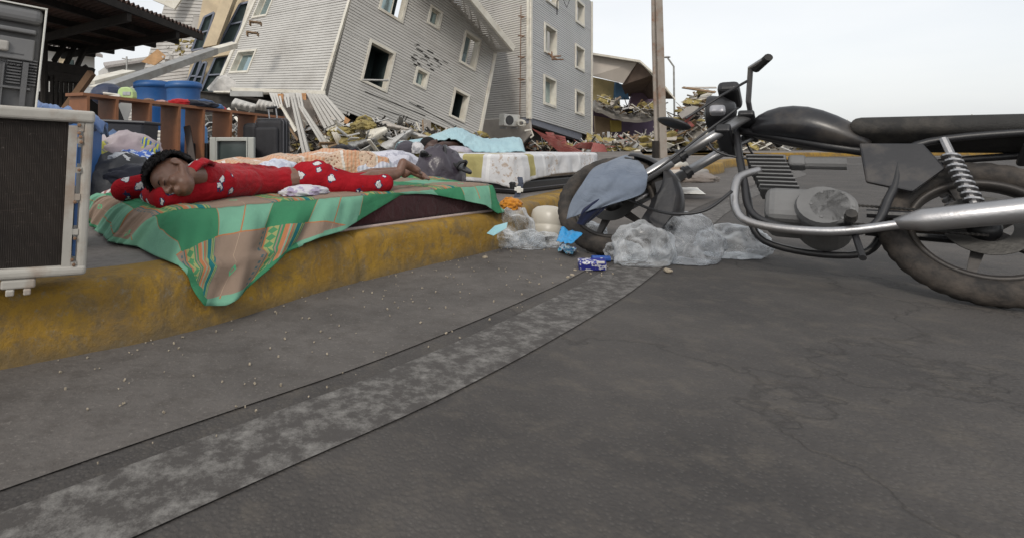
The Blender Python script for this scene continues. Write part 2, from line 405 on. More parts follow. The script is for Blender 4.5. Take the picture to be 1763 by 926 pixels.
b = t.mix(t.ramp(t.noise(v, 2.2, 7, .65), [(.33, 0.), (.7, 1.)]), (.070, .063, .058), (.135, .122, .112))
b = t.mix(t.math('MULTIPLY', t.ramp(t.noise(v, 12, 6, .75), [(.48, 0.), (.72, 1.)]), .6), b, (.05, .042, .036))
b = t.mix(t.ramp(t.noise(v, 130, 3), [(.6, 0.), (.74, .6)]), b, (.22, .20, .18))
t.col(b); t.p.inputs['Roughness'].default_value = .9; t.bump(t.math('ADD', t.noise(v, 60, 5), t.noise(v, 9, 4)), .5, .010); M_gut = t.m
t = NT('worn_road_paint'); v = t.coord()
b = t.mix(t.ramp(t.noise(v, 17, 8, .8), [(.46, 0.), (.70, 1.)]), (.062, .056, .052), (.23, .22, .205))
t.col(b); t.p.inputs['Roughness'].default_value = .85; t.bump(t.noise(v, 90, 4), .4, .006); M_paint = t.m
t = NT('worn_yellow_kerb_paint'); v = t.coord()
b = t.mix(t.ramp(t.noise(v, 3.2, 6, .6), [(.3, 0.), (.68, 1.)]), (.19, .105, .016), (.35, .205, .018))
b = t.mix(t.math('MULTIPLY', t.ramp(t.noise(v, 7, 8, .75, .6), [(.47, 0.), (.62, 1.)]), .75), b, (.125, .092, .05))
b = t.mix(t.math('MULTIPLY', t.ramp(t.noise(v, 26, 6, .8), [(.56, 0.), (.66, 1.)]), .7), b, (.20, .175, .13))
b = t.mix(t.ramp(t.noise(t.coord('Object', (9, 9, 1.2)), 1.5, 5, .7), [(.56, 0.), (.72, .5)]), b, (.085, .06, .03))
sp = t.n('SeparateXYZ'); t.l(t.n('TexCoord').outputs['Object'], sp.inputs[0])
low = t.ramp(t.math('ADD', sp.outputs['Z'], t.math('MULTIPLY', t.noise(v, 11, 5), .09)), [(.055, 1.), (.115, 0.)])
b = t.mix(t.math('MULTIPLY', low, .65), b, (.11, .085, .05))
t.col(b); t.p.inputs['Roughness'].default_value = .8; t.bump(t.math('ADD', t.noise(v, 22, 7, .7), t.noise(v, 4, 3)), .6, .018); M_kerb = t.m

g = MB(); g.add([(-900, -300, 0), (900, -300, 0), (900, 1500, 0), (-900, 1500, 0)], [(0, 1, 2, 3)]); struct(g.build('road', M_asph))
def ribbon(pa, pb, z):
    g = MB(); n = min(len(pa), len(pb))
    for a, c in zip(pa, pb): g.v += [Vector((a.x, a.y, z)), Vector((c.x, c.y, z))]
    for i in range(n - 1): g.f.append([2 * i, 2 * i + 1, 2 * i + 3, 2 * i + 2]); g.mi.append(0)
    return g
KR = smooth_line(kpts, 1); 
gn = len(GL); KI = [KL[min(len(KL) - 1, round(i * (len(KL) - 1) / (gn - 1)))] for i in range(gn)]
def near_k(p): return min(range(len(KL)), key=lambda j: (KL[j] - p).length)
struct(ribbon([koff(near_k(p), 0.0) for p in GL], GL, .004).build('gutter', M_gut))
struct(ribbon([goff(i, .07) for i in range(gn)], [goff(i, .27) for i in range(gn)], .0045).build('road_marking', M_paint))
# kerb: battered, chipped stone with rounded arris
g = MB(); prof = [(.030, -.05), (.026, .0), (.020, .05), (.012, .10), (.006, .15), (.001, .185), (-.012, .204), (-.035, .212), (-.09, .213), (-.17, .212), (-.19, .19)]
rows = []; acc = 0; last = KL[0]; fine = []
for i in range(len(KL) - 1):
    L = (KL[i + 1] - KL[i]).length; n = max(1, int(L / .025)) if -2 < KL[i].x < 6 else 1
    for k in range(n):
        f = k / n; tt = (KL[i + 1] - KL[i]).normalized(); fine.append((KL[i].lerp(KL[i + 1], f), Vector((tt.y, -tt.x))))
dist = 0; prv = fine[0][0]
for (p, nn) in fine:
    dist += (p - prv).length; prv = p
    joint = abs((dist + .35) % 1.0 - .5) > .487
    for (o, z) in prof:
        n1 = noise.noise(Vector((p.x * 6, p.y * 6, z * 9))) * .0045 + noise.noise(Vector((p.x * 28, p.y * 28, z * 34))) * .003
        if z > .17 and o > -.04: n1 += min(0, noise.noise(Vector((p.x * 4, p.y * 4, 3)))) * .022
        if joint: n1 -= .016
        q = p + nn * (o + n1); g.v.append(Vector((q.x, q.y, z + (n1 * .5 if z > 0 else 0))))
m = len(prof)
for i in range(len(fine) - 1):
    for k in range(m - 1): g.f.append([i * m + k, (i + 1) * m + k, (i + 1) * m + k + 1, i * m + k + 1]); g.mi.append(0)
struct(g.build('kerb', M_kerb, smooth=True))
# pavement: one sheet from the kerb back to the horizon
g = MB(); inner = [koff(i, -.12) for i in range(len(KL))]; far = []
for i, p in enumerate(inner): g.v += [Vector((p.x, p.y, .207)), Vector((-900 + 1800 * i / (len(inner) - 1), 1400, .207))]
for i in range(len(inner) - 1): g.f.append([2 * i, 2 * i + 2, 2 * i + 3, 2 * i + 1]); g.mi.append(0)
b0 = len(g.v); g.v.append(Vector((-900, -18.5, .207))); g.f.append([b0, 0, 1]); g.mi.append(0)
struct(g.build('pavement', M_pave))

# ================================================================== BUILDINGS
def label_child(o, l): o['label'] = l; return o
def plank_uvbox(mb, a, b, w, th, nrm=None):
    """straight board from a to b"""
    a, b = Vector(a), Vector(b); d = b - a; L = d.length; d.normalize()
    nrm = Vector(nrm) if nrm else Vector((0, -1, .2)); s = d.cross(nrm).normalized(); n = s.cross(d).normalized()
    M = Matrix((d, s, n)).transposed(); return mb.box((a + b) / 2, (L, w, th), M=M)

# ---- the leaning apartment block
TB = thing('leaning_apartment_building', P(560, 262, 19), 'grey clad apartment block tipped sharply to one side on its crushed ground floor', 'building')
WR = Wall((558, 190), (812, 290), (841, 140), (605, 0), 19, 22.5, 19)
WL = Wall((372, 157), (558, 159.5), (605, 0), (427, 32), 24, 19, 24)
import functools
def rect(w, l, b, r, t):   # opening from four photo points: left mid, bottom mid, right mid, top mid
    return (w.inv(*l)[0], w.inv(*b)[1], w.inv(*r)[0], w.inv(*t)[1])
holes_R = [rect(WR, (632, 106), (642, 145), (671, 121), (663, 86)), rect(WR, (717, 131), (721, 146), (733, 139), (731, 126)),
           rect(WR, (780, 178), (789, 204), (802, 184), (800, 164)), rect(WR, (797, 86), (803, 111), (821, 92), (816, 66)),
           rect(WR, (741, 26), (746, 43), (757, 33), (753, 20)), rect(WR, (661, -10), (676, 27), (697, 8), (687, -40))]
rake = [WR.inv(780, 0), WR.inv(855, 82)]
def umax_R(t):
    (u0, t0_), (u1, t1_) = rake; return min(1.0, u1 + (t - t1_) * (u0 - u1) / (t0_ - t1_)) if t > min(t1_, t0_) else 1.0
bt = [WR.inv(558, 189), WR.inv(610, 203), WR.inv(625, 212), WR.inv(680, 224), WR.inv(728, 236), WR.inv(733, 207), WR.inv(775, 228), WR.inv(815, 250), WR.inv(840, 262)]
def tmin_R(u):
    for a, b in zip(bt, bt[1:]):
        if a[0] <= u <= b[0]: return a[1] + (b[1] - a[1]) * (u - a[0]) / max(b[0] - a[0], 1e-6) + .012 * noise.noise(Vector((u * 40, 0, 0)))
    return -1 if u < bt[0][0] else .5
siding(WR, -.02, 1.75, 68, holes_R, umax=umax_R, tmin=tmin_R, seed=1).build('clad_wall', M_siding, TB)
st = ['open', 'dark', 'open', 'half', 'dark', 'half']; lb = ['empty window with a loose bar across it', None, 'empty window with bent trim', None, None, None]
for q, s_, l_ in zip(holes_R, st, lb): window(WR, q, TB, s_, label=l_)
bb = MB(); bb.tube([P(624, 138, 18.9), P(669, 139, 18.9)], .035); label_child(bb.build('loose_bar', M_galv, TB), 'thin metal bar hanging across an empty window')
holes_L = [rect(WL, (404, 108), (415, 123), (432, 108), (427, 90)), rect(WL, (445, 10), (450, 27), (464, 12), (462, -22))]
siding(WL, 0.0, 1.75, 58, holes_L, seed=2).build('clad_wall', M_siding, TB)
window(WL, holes_L[0], TB, 'dark', depth=.3); window(WL, holes_L[1], TB, 'half', depth=.3)
tr = MB()
e = .013
WL.box(tr, .985, 1.004, -.02, 1.75, .0, .09); WL.box(tr, -.02, .012, -.01, 1.75, -.05, .07)
ru = WR.inv(822, 235)[0]
WL.box(tr, 0, 1.0, -.03, -.002, -.1, .1)
tr.build('corner_trim', M_trim, TB)
tr = MB(); WR.box(tr, 1.0, 1.018, .13, 1.38, -.06, .06); tr.build('corner_trim', M_trim, TB)
# eave with boarded soffit on the sloping roof edge
def ray_wall(w, px, py, o=0.0):
    r = P(px, py, 1.0) - Vector((0, 0, HC)); c = Vector((0, 0, HC)); return c + r * ((w.A + w.n * o - c).dot(w.n) / r.dot(w.n))
in0, in1 = ray_wall(WR, 622, -168, -.10), ray_wall(WR, 849, 92, -.10)
ou0, ou1 = P(690, -142, 17.6), P(881, 89, 20.9)
sf = MB(); ns = 60
for k in range(ns):
    a, c = k / ns, (k + .82) / ns; sf.add([in0.lerp(in1, a), in0.lerp(in1, c), ou0.lerp(ou1, c), ou0.lerp(ou1, a)], [(0, 1, 2, 3)])
    up = Vector((0, 0, .02)); a, c = (k + .82) / ns, (k + 1) / ns
    sf.add([in0.lerp(in1, a) + up, in0.lerp(in1, c) + up, ou0.lerp(ou1, c) + up, ou0.lerp(ou1, a) + up], [(0, 1, 2, 3)])
up = Vector((.06, 0, .16)); sf2 = MB()
roof = TB
sf.build('soffit', M_siding3, TB)
rb = Vector((3.2, 9, 1.6))
sf2.hexa([in0 + up * .3 + rb, in1 + up * .3 + rb * .8, ou1 + up * .12, ou0 + up * .12, in0 + up + rb, in1 + up + rb * .8, ou1 + up, ou0 + up])
ro = sf2.build('roof', M_trim, TB)
fs = MB(); od = (ou1 - ou0).normalized(); outn = Vector((.05, -.07, .0))
fs.hexa([ou0 - up * .1, ou1 - up * .1, ou1 - up * .1 + outn, ou0 - up * .1 + outn, ou0 + up * 1.2, ou1 + up * 1.2, ou1 + up * 1.2 + outn, ou0 + up * 1.2 + outn])
fs.build('fascia', M_trim, ro)
cap_ = MB(); cap_.add([in1, ou1, ou1 + up, in1 + up], [(0, 1, 2, 3)]); cap_.build('eave_end', M_siding3, ro)
# far side and back so the block is closed
bk = MB(); A0, B0, A1, B1 = WR.at(1, .2, -.04), WL.at(0, 0, -.04), WR.at(1, 1.05, -.04), WL.at(0, 1.75, -.04)
back = Vector((-3.0, 11, 0)); C0, C1 = A0 + back, A1 + back
bk.add([A0, C0, C1, A1, B0 + Vector((5, 7, 0)), B1 + Vector((5, 7, 0)), B0, B1], [(0, 1, 2, 3), (1, 4, 5, 2), (4, 6, 7, 5)])
bk.build('rear_wall', M_siding, TB)
un = MB(); un.add([WR.at(0, .0, -.3), WR.at(1, .1, -.3), C0, B0], [(0, 1, 2, 3)]); un.build('floor_slab', M_conc, TB)
# torn hole with insulation behind the lower right corner
ih = MB(); WR.pbox(ih, [WR.inv(726, 236), WR.inv(738, 206), WR.inv(772, 222), WR.inv(786, 262), WR.inv(740, 260)], -.32, -.2)
io = ih.build('exposed_insulation', M_insul, TB); 
st_ = MB(); WR.pbox(st_, [WR.inv(727, 205), WR.inv(741, 208), WR.inv(742, 248), WR.inv(722, 248)], -.16, .03); label_child(st_.build('torn_sheathing', M_plaster, TB), 'bare pale board where the cladding tore off')
# dark strips laid on, coloured for the shade in torn slots, and scraped marks
dm = MB()
for (x0, y0, x1, y1, th) in [(628, 158, 732, 200, 1.2), (704, 176, 790, 222, 1.0), (650, 186, 720, 209, .8), (684, 206, 716, 220, 1.5), (718, 182, 730, 186, 1.4)]:
    a, c = ray_wall(WR, x0, y0, .02), ray_wall(WR, x1, y1, .02); plank_uvbox(dm, a, c, .022 * th, .01, WR.n)
rnd = random.Random(5)
for k in range(34):
    x = rnd.uniform(706, 742) + (rnd.random() < .3) * rnd.uniform(15, 40); y = 66 + (x - 706) * .62 + rnd.uniform(0, 42) * (1 if x < 745 else .5)
    a = ray_wall(WR, x, y, .025); L_ = rnd.uniform(2, 11); c = ray_wall(WR, x + L_, y + L_ * .56 + rnd.uniform(-.3, .3), .025); plank_uvbox(dm, a, c, rnd.choice((.008, .012, .012, .035)), .012, WR.n)
label_child(dm.build('gap_shade_and_scrapes', mat('gap_shade_dark', (.03, .028, .026), .9, .3), TB), 'dark strips standing in for shaded gaps, with scraped marks, on the bent cladding')
for (x, y) in ((440, 39), (435, 57)):
    q = MB(); c = P(x, y, 20.2)
    q.box(c, (.45, .3, .04), (0, R(8), 0)); q.box(c + Vector((-.2, 0, -.06)), (.04, .3, .12)); q.box(c + Vector((.2, 0, -.06)), (.04, .3, .12)); q.build('wall_bracket', M_wood, TB)

# the stair bay between the two clad wings: cream fins, dark openings
def quadprism(mb, pix, d, th=.3):
    pts = [P(x, y, d if isinstance(d, (int, float)) else d[i]) for i, (x, y) in enumerate(pix)]
    n = (pts[1] - pts[0]).cross(pts[2] - pts[0]).normalized()
    if n.y > 0: n = -n
    return mb.poly(pts, th, n)
q = MB(); quadprism(q, [(318, 160), (388, 160), (440, -30), (355, -30)], 26.2, .3); q.build('stairwell_wall', M_cream, TB)
for pix in ([(377, 78), (403, 73), (433, 3), (413, 8)], [(345, 160), (372, 160), (391, 97), (371, 100)], [(316, 158), (330, 158), (346, 105), (338, 106)], [(330, 88), (350, 84), (369, 22), (352, 30)], [(326, 158), (342, 158), (356, 108), (349, 109)]):
    q = MB(); quadprism(q, pix, 25.6, .08); wo = q.build('stairwell_window', M_room, TB)  # solid slab, the darkness of the opening put into its colour
    fr = MB(); ps = [P(x, y, 25.5) for x, y in pix]
    for a, c in zip(ps, ps[1:] + ps[:1]): plank_uvbox(fr, a, c, .09, .08)
    plank_uvbox(fr, ps[0].lerp(ps[3], .5), ps[1].lerp(ps[2], .5), .07, .07)
    fr.build('frame', mat('grey_blue_frame', (.10, .12, .17), .5, .2), wo)
q = MB(); pix = [(349, 82), (372, 78), (406, -12), (385, -12)]; quadprism(q, pix, 25.0, .5)
q.add([P(372, 78, 25), P(381, 74, 26), P(414, -14, 26), P(406, -12, 25)], [(0, 1, 2, 3)]); q.build('cream_fin', M_cream, TB)
q = MB(); quadprism(q, [(366, 99), (398, 94), (401, 86), (369, 89)], 25, .3); quadprism(q, [(384, 155), (391, 155), (413, 96), (405, 97)], 25, .2); q.build('cream_band', M_cream, TB)
q = MB(); quadprism(q, [(384, 154), (391, 155), (441, -20), (434, -20)], 24.2, .1); q.build('white_strip', M_trim, TB)

# ---- left wing of the same block, behind the stair bay
LWg = thing('collapsed_left_wing', P(290, 240, 29), 'beige clad wing with torn panels, left of the leaning grey block', 'building')
WW = Wall((226, 190), (320, 175), (372, -10), (292, -18), 31, 27.5, 31)
siding(WW, -.5, 1.4, 63, [rect(WW, (328, 45), (332, 60), (346, 42), (340, 28))], seed=3).build('clad_wall', M_siding3, LWg)
q = MB(); quadprism(q, [(262, 0), (300, 16), (340, -40), (280, -44)], 28.5, .2); q.build('roof_eave', M_trim, LWg)
q = MB(); quadprism(q, [(243, 107), (266, 113), (287, 98), (271, 85)], 26.4, .1); q.build('hanging_board', mat('orange_board', (.50, .30, .15), .8, .25, 4), LWg)
q = MB(); rnd = random.Random(2)
for k in range(16):
    x, y = rnd.uniform(268, 312), rnd.uniform(76, 100); s = rnd.uniform(4, 11)
    quadprism(q, [(x, y), (x + s, y + rnd.uniform(-3, 2)), (x + s * .8, y + s * .6), (x + rnd.uniform(-2, 2), y + s * .7)], rnd.uniform(26.0, 26.9), .06)
stuff(q.build('torn_plaster', mat('torn_white', (.58, .56, .53), .9, .3), LWg))
q = MB(); rnd = random.Random(4)
for k in range(26):
    x, y = rnd.uniform(300, 332), rnd.uniform(66, 98); s = rnd.uniform(3, 8)
    quadprism(q, [(x, y), (x + s, y + rnd.uniform(-3, 2)), (x + s * .8, y + s * .6), (x + rnd.uniform(-2, 2), y + s * .7)], rnd.uniform(25.5, 26.9), .1)
stuff(q.build('burst_insulation', M_insul, LWg))
q = MB(); quadprism(q, [(226, 192), (320, 178), (372, -12), (292, -20)], [35, 35, 35, 35], .3); q.build('rear_wall', M_siding3, LWg)

# ---- cladding curtain hanging from the crushed storey
HC_ = thing('crushed_ground_floor', P(520, 262, 18.5), 'crushed ground floor with cladding strips hanging under the leaning block', 'building ruin')
q = MB(); quadprism(q, [(397, 157), (560, 163), (560, 157), (397, 151)], 18.6, .25); label_child(q.build('edge_beam', M_trim, HC_), 'pale beam under the clad wall')
q = MB(); quadprism(q, [(396, 166), (452, 167), (452, 158), (396, 157)], 18.4, .2)
q.build('steel_channel', M_galv, HC_)
def vpanel(pix, d, nst, m_=M_siding, name='cladding_strip'):
    """ribbed sheet between two slanted edges, boards running from its top to its bottom"""
    (x0, y0), (x1, y1), (x2, y2), (x3, y3) = pix; mb = MB()   # top-left, top-right, bottom-right, bottom-left
    for k in range(nst):
        for (a, c, o) in ((k / nst, (k + .74) / nst, 0), ((k + .74) / nst, (k + 1) / nst, .22)):
            tl = (x0 + (x1 - x0) * a, y0 + (y1 - y0) * a); tr_ = (x0 + (x1 - x0) * c, y0 + (y1 - y0) * c)
            bl_ = (x3 + (x2 - x3) * a, y3 + (y2 - y3) * a); br = (x3 + (x2 - x3) * c, y3 + (y2 - y3) * c)
            dd = d + o; quadprism(mb, [bl_, br, tr_, tl], [dd - .25, dd - .25, dd, dd], .03)
    return mb.build(name, m_, HC_)
vpanel([(463, 160), (484, 161), (488, 184), (474, 188)], 18.3, 4)
vpanel([(486, 161), (499, 161), (500, 184), (494, 186)], 18.35, 2)
vpanel([(498, 160), (507, 160), (537, 272), (522, 273)], 17.9, 2)
vpanel([(508, 160), (520, 161), (524, 186), (515, 186)], 18.2, 2)
vpanel([(514, 184), (522, 183), (573, 258), (563, 266)], 17.7, 2)
vpanel([(527, 161), (560, 163), (598, 205), (558, 222)], 18.4, 6)
vpanel([(480, 180), (486, 180), (512, 224), (507, 228)], 18.0, 1, M_trim)
vpanel([(489, 210), (493, 210), (514, 240), (511, 243)], 18.0, 1, M_wood)
q = MB(); quadprism(q, [(497, 268), (568, 268), (548, 163), (484, 163)], 18.8, .15); label_child(q.build('plaster_board', mat('stained_board', (.36, .32, .29), .9, .3, 1.5, .2, dirt=(.20, .16, .14), dirt_amt=.6, dscale=1.1), HC_), 'stained plaster board behind the hanging strips')
q = MB(); quadprism(q, [(480, 187), (487, 190), (488, 162), (478, 162)], 18.25, .06); quadprism(q, [(521, 172), (527, 173), (527, 161), (519, 161)], 18.15, .06); quadprism(q, [(592, 212), (598, 214), (603, 207), (594, 201)], 18.15, .06)
q.build('broken_chipboard', M_chip, HC_)
q = MB(); quadprism(q, [(330, 262), (815, 262), (815, 250), (560, 180), (560, 166), (330, 157)], [25, 24.6, 24.6, 21.5, 21.5, 25], .2); label_child(q.build('dark_backing_sheet', mat('unlit_void_dark', (.05, .045, .04), .9, .4), HC_), 'dark sheet standing in for the gloom inside the crushed floor')  # backing sheet, gloom of the crushed floor put into its colour
q = MB(); quadprism(q, [(560, 222), (598, 207), (600, 211), (563, 226)], 18.2, .05); q.build('bent_trim', M_trim, HC_)

def bent(pix, d, n, bend, m_, lab=None):
    (a, b_, c_, e_) = [P(x, y, d) for x, y in pix]; q = MB(); K = 14
    for i in range(n * 2 + 1):
        for j in range(K + 1):
            u, w = i / (n * 2), j / K; p = a.lerp(b_, u).lerp(e_.lerp(c_, u), w); q.v.append(p + Vector((0, -bend * math.sin(w * math.pi) - (.05 if i % 2 else 0), bend * .5 * math.sin(w * 2.4) * (u - .3))))
    for i in range(n * 2):
        for j in range(K): k = i * (K + 1) + j; q.f.append([k, k + 1, k + K + 2, k + K + 1]); q.mi.append(0)
    o = q.build('bent_panel', m_, HC_); mods(o, solid=.02)
    if lab: o['label'] = lab
bent([(628, 226), (662, 219), (668, 240), (640, 247)], 16.9, 2, .35, M_trim, 'curled white sheet in front of the wreckage')
bent([(569, 224), (578, 221), (590, 246), (581, 250)], 16.9, 2, .1, M_trim)
bent([(652, 250), (700, 226), (712, 234), (676, 259)], 16.8, 4, .3, M_siding2)
bent([(690, 222), (748, 238), (742, 247), (688, 231)], 16.9, 4, .15, M_siding3)
bent([(598, 246), (640, 238), (650, 248), (610, 257)], 16.7, 4, .25, M_galv)
bent([(668, 212), (712, 224), (704, 231), (664, 219)], 17.0, 3, .2, M_plaster)
bent([(446, 172), (474, 178), (470, 196), (440, 188)], 17.6, 4, .2, M_siding3)
bent([(405, 170), (446, 182), (438, 196), (398, 184)], 17.7, 4, .2, M_siding)
for k, (x, y, rx, rz) in enumerate(((588, 229, .36, .14), (626, 219, .46, .17), (612, 245, .42, .12), (645, 240, .30, .10), (700, 249, .45, .08))):
    c = P(x, y, 17.1); blob((c.x, c.y, c.z - rz * .5), (rx, .3, rz), .45, 1.6, k, 4, k + 90, -.6, ridged=True).build('insulation_clump', M_insul, HC_)

# ---- the upright block on the right
RB = thing('upright_apartment_building', P(912, 262, 28), 'upright pale grey clad apartment block right of the leaning one', 'building')
WRl = Wall((796, 209), (911, 202.5), (912, -5), (796, 26), 32.5, 28, 32.5)
WRr = Wall((911, 203), (1019, 235), (1019, 76), (912, 0), 28, 36, 28)
siding(WRl, 0, 1.45, 74, [], seed=4, rec=.07, gap=.2, proud=.03).build('clad_wall', M_siding3, RB)
hr = [rect(WRr, (938, 68), (944, 90), (956, 74), (948, 50)), rect(WRr, (937, 157), (944, 179), (955, 160), (948, 138)),
      rect(WRr, (992, 22), (998, 40), (1004, 26), (998, 7)), rect(WRr, (991, 99), (998, 118), (1004, 103), (998, 84)), rect(WRr, (991, 176), (998, 195), (1004, 179), (998, 161)),
      rect(WRr, (941, -22), (948, 4), (959, -14), (950, -44))]
siding(WRr, 0, 1.45, 74, hr, seed=5, rec=.06).build('clad_wall', M_siding2, RB)
for k, q_ in enumerate(hr): window(WRr, q_, RB, 'half' if k != 1 else 'glass', depth=.32, trim=.07)
q = MB(); WRl.box(q, .975, 1.0, -.01, 1.45, .005, .08); WRr.box(q, -.0, .02, -.01, 1.45, .0, .085); WRr.box(q, .985, 1.0, 0, 1.45, .014, .07); q.build('corner_trim', M_trim, RB)
q = MB(); quadprism(q, [(800, 264), (886, 264), (913, 232), (911, 203), (800, 209)], [31.5, 29, 28, 28.1, 31.5], .2); label_child(q.build('ground_floor_wall', M_plaster, RB), 'plain beige ground floor wall')
q = MB(); quadprism(q, [(911, 213), (1002, 243), (1002, 228), (911, 203)], [28.1, 34.7, 34.7, 28.1], .4); q.build('plinth_beam', mat('slate_blue_concrete', (.19, .20, .235), .8, .15), RB)
q = MB(); q.add([P(888, 265, 29.5), P(1030, 268, 38), P(1030, 236, 38), P(890, 205, 29.5)], [(0, 1, 2, 3)]); label_child(q.build('void_wall', mat('unlit_void_dark', (.05, .045, .04)), RB), 'dark sheet standing in for the shaded open storey under the plinth')  # sheet coloured near-black for the shade of the open storey
bk = MB(); a0, a1 = WRr.at(1, 0, -.05), WRr.at(1, 1.45, -.05); d0, d1 = WRl.at(0, 0, -.05), WRl.at(0, 1.45, -.05); off = Vector((-4.5, 9, 0))
bk.add([a0, a1, a1 + off, a0 + off, d0 + Vector((1, 9, 0)), d1 + Vector((1, 9, 0)), d0, d1], [(0, 1, 2, 3), (3, 2, 5, 4), (4, 5, 7, 6)]); bk.build('rear_wall', M_siding2, RB)
q = MB()
for y in (32, 65, 101, 139): c = P(897, y, 28.3); q.tube([c, c + Vector((.1, -.25, .02)), c + Vector((-.25, -.3, .05))], .03, 6)
q.tube([P(897, 10, 28.45), P(895, 200, 28.45)], .02, 6); q.build('conduit', mat('rust', (.22, .13, .08), .9, .4), RB)
q = MB()
for (x0, y0, x1, y1) in ((948, 98, 966, 97), (952, 103, 970, 103), (944, 92, 958, 103), (950, 90, 951, 104)): q.tube([P(x0, y0, 29.8), P(x1, y1, 29.4)], .04, 6)
q.build('bent_bracket', mat('rust', (.22, .13, .08)), RB)
q = MB(); q.tube([P(959, 26, 30), P(959, 3, 29.6), P(968, -6, 29.6)], .03, 6); q.tube([P(968, -4, 29.6), P(976, 14, 29.6), P(982, -4, 29.6)], .02, 6); q.build('loose_cable', M_black, RB)
# wall-mounted air conditioner, pipes
ac = thing('wall_air_conditioner', P(878, 218, 28), 'white air conditioner mounted low on the upright grey block', 'air conditioner')
q = MB(); c = P(877, 208, 28.1); q.rbox(c, (1.0, .45, .62), .04, rot=(0, R(3), R(22))); q.build('casing', M_white, ac)
q = MB(); Mx = Matrix.Rotation(R(22), 3, 'Z') @ Matrix.Rotation(R(90), 3, 'X'); q.lathe([(0, .03), (.22, .03), (.24, .02), (.25, 0)], c + Matrix.Rotation(R(22), 3, 'Z') @ Vector((-.17, -.235, 0)), 20, Mx)
fo = q.build('fan_grille', mat('fan_dark', (.06, .06, .06), .6), ac)
for dx_, dy_ in ((-.3, .1), (.3, .2)): q = MB(); q.box(c + Vector((dx_, dy_, -.37)), (.06, .5, .1), (0, 0, R(22))); q.build('mounting_bracket', M_galv, ac)
q = MB()
for k in range(4):
    pts = [P(897 + 8 * math.cos(a) * (1 - k * .12), 213 + 6 * math.sin(a) * (1 - k * .1), 27.8 - k * .03) for a in [j * .5 for j in range(14)]]; q.tube(pts, .035, 6)
q.tube([P(903, 226, 27.6), P(914, 224, 27.6), P(918, 234, 27.6), P(913, 238, 27.6)], .05, 6); q.build('coiled_pipe', M_trim, ac)

# ---- red metal sheets lying by the upright block
M_red = mat('red_sheet', (.30, .085, .075), .65, .25, 3, .15, dirt=(.2, .15, .12), dirt_amt=.5)
SH = [([(914, 221), (965, 266), (1004, 266), (1000, 260)], 'long fallen red metal sheet sloping down from the grey block'),
      ([(938, 228), (950, 246), (962, 248), (952, 229)], 'upright folded red sheet behind the long sloping one'),
      ([(953, 232), (963, 248), (975, 250), (972, 236)], 'small torn red sheet right of the folded one'),
      ([(983, 254), (1016, 258), (1020, 246), (996, 247)], 'flat dented red sheet at the block corner'),
      ([(1016, 264), (1046, 266), (1040, 250), (1020, 246)], 'crumpled red sheet at the foot of the rubble')]
for pix, lab in SH:
    q = MB(); rnd = random.Random(int(pix[0][0])); d0 = 26 if pix[0][0] < 930 else 27
    n = 7; pts = [P(x, y, d0 + rnd.uniform(-.3, .5)) for x, y in pix]
    for i in range(n):
        a, c = i / n, (i + 1) / n; z = .015 if i % 2 else 0
        up_ = Vector((0, -.05, z))
        q.add([pts[0].lerp(pts[1], a) + up_, pts[0].lerp(pts[1], c) + up_, pts[3].lerp(pts[2], c) + up_, pts[3].lerp(pts[2], a) + up_], [(0, 1, 2, 3)])
    o = q.build('metal_sheet', M_red, tag=(lab, 'metal sheet', 'red roof sheets in the rubble')); mods(o, solid=.03)

# ---- collapsed building far right
CB = thing('collapsed_house', P(1080, 262, 40), 'collapsed building with a sagging pale gable roof and purple inner walls', 'building')
q = MB(); quadprism(q, [(1019, 96), (1019, 131), (1073, 144), (1097, 108), (1092, 105), (1040, 95)], [40, 40, 39, 38, 38, 39.5], .15); q.build('gable_wall', mat('pale_gable', (.52, .47, .42), .8, .1, 1), CB)
q = MB(); q.poly([P(1019, 91, 39.5), P(1102, 104, 37.3), P(1128, 127, 37), P(1163, 170, 37), P(1128, 130, 41), P(1098, 108, 41), P(1019, 96, 42)], .15, (0, 0, 1)); q.build('roof_edge', M_trim, CB)
q = MB(); q.add([P(1097, 108, 38), P(1128, 128, 37.2), P(1163, 171, 37.2), P(1100, 171, 44), P(1078, 166, 42), P(1070, 148, 39.6)], [(0, 1, 2, 3, 4, 5)]); q.build('roof_underside', mat('brown_soffit', (.17, .125, .10), .9, .3, 1.2), CB)
for pix, dd, c_, nm in (([(1020, 188), (1068, 188), (1066, 143), (1020, 133)], 42, (.66, .54, .28), 'yellow_wall'), ([(1058, 172), (1084, 172), (1078, 148), (1060, 142)], 41.6, (.12, .26, .44), 'blue_wall'),
                        ([(1082, 185), (1128, 190), (1128, 164), (1090, 158)], 42, (.19, .13, .18), 'purple_wall'), ([(1020, 262), (1125, 262), (1128, 196), (1020, 190)], 42.5, (.17, .12, .19), 'purple_wall'),
                        ([(1026, 235), (1052, 235), (1053, 205), (1024, 200)], 41.2, (.46, .34, .22), 'board_partition'), ([(1053, 228), (1070, 227), (1070, 208), (1052, 208)], 40.8, (.58, .45, .12), 'yellow_cupboard')):
    q = MB(); quadprism(q, pix, dd, .2); q.build(nm, mat(nm + str(dd), c_, .85, .25, 1.5, .2, dirt=tuple(x * .5 for x in c_), dirt_amt=.5), CB)
q = MB()   # sagging torn floor
for k in range(24):
    a = k / 23; x = 1022 + a * 122; y = 183 + 22 * math.sin(a * 2.6) + 3 * noise.noise(Vector((a * 9, 1, 0)))
    for j in range(3): q.v.append(P(x, y + (4 if j == 2 else 0) - (9 if j == 0 else 0) + 2 * noise.noise(Vector((a * 14, j, 3))), 39.5 - j * .4 + (2 if j == 0 else 0)))
for k in range(23):
    for j in range(2): q.f.append([3 * k + j, 3 * k + j + 1, 3 * k + j + 4, 3 * k + j + 3]); q.mi.append(0)
mods(q.build('sagging_floor', M_conc, CB), solid=.25)

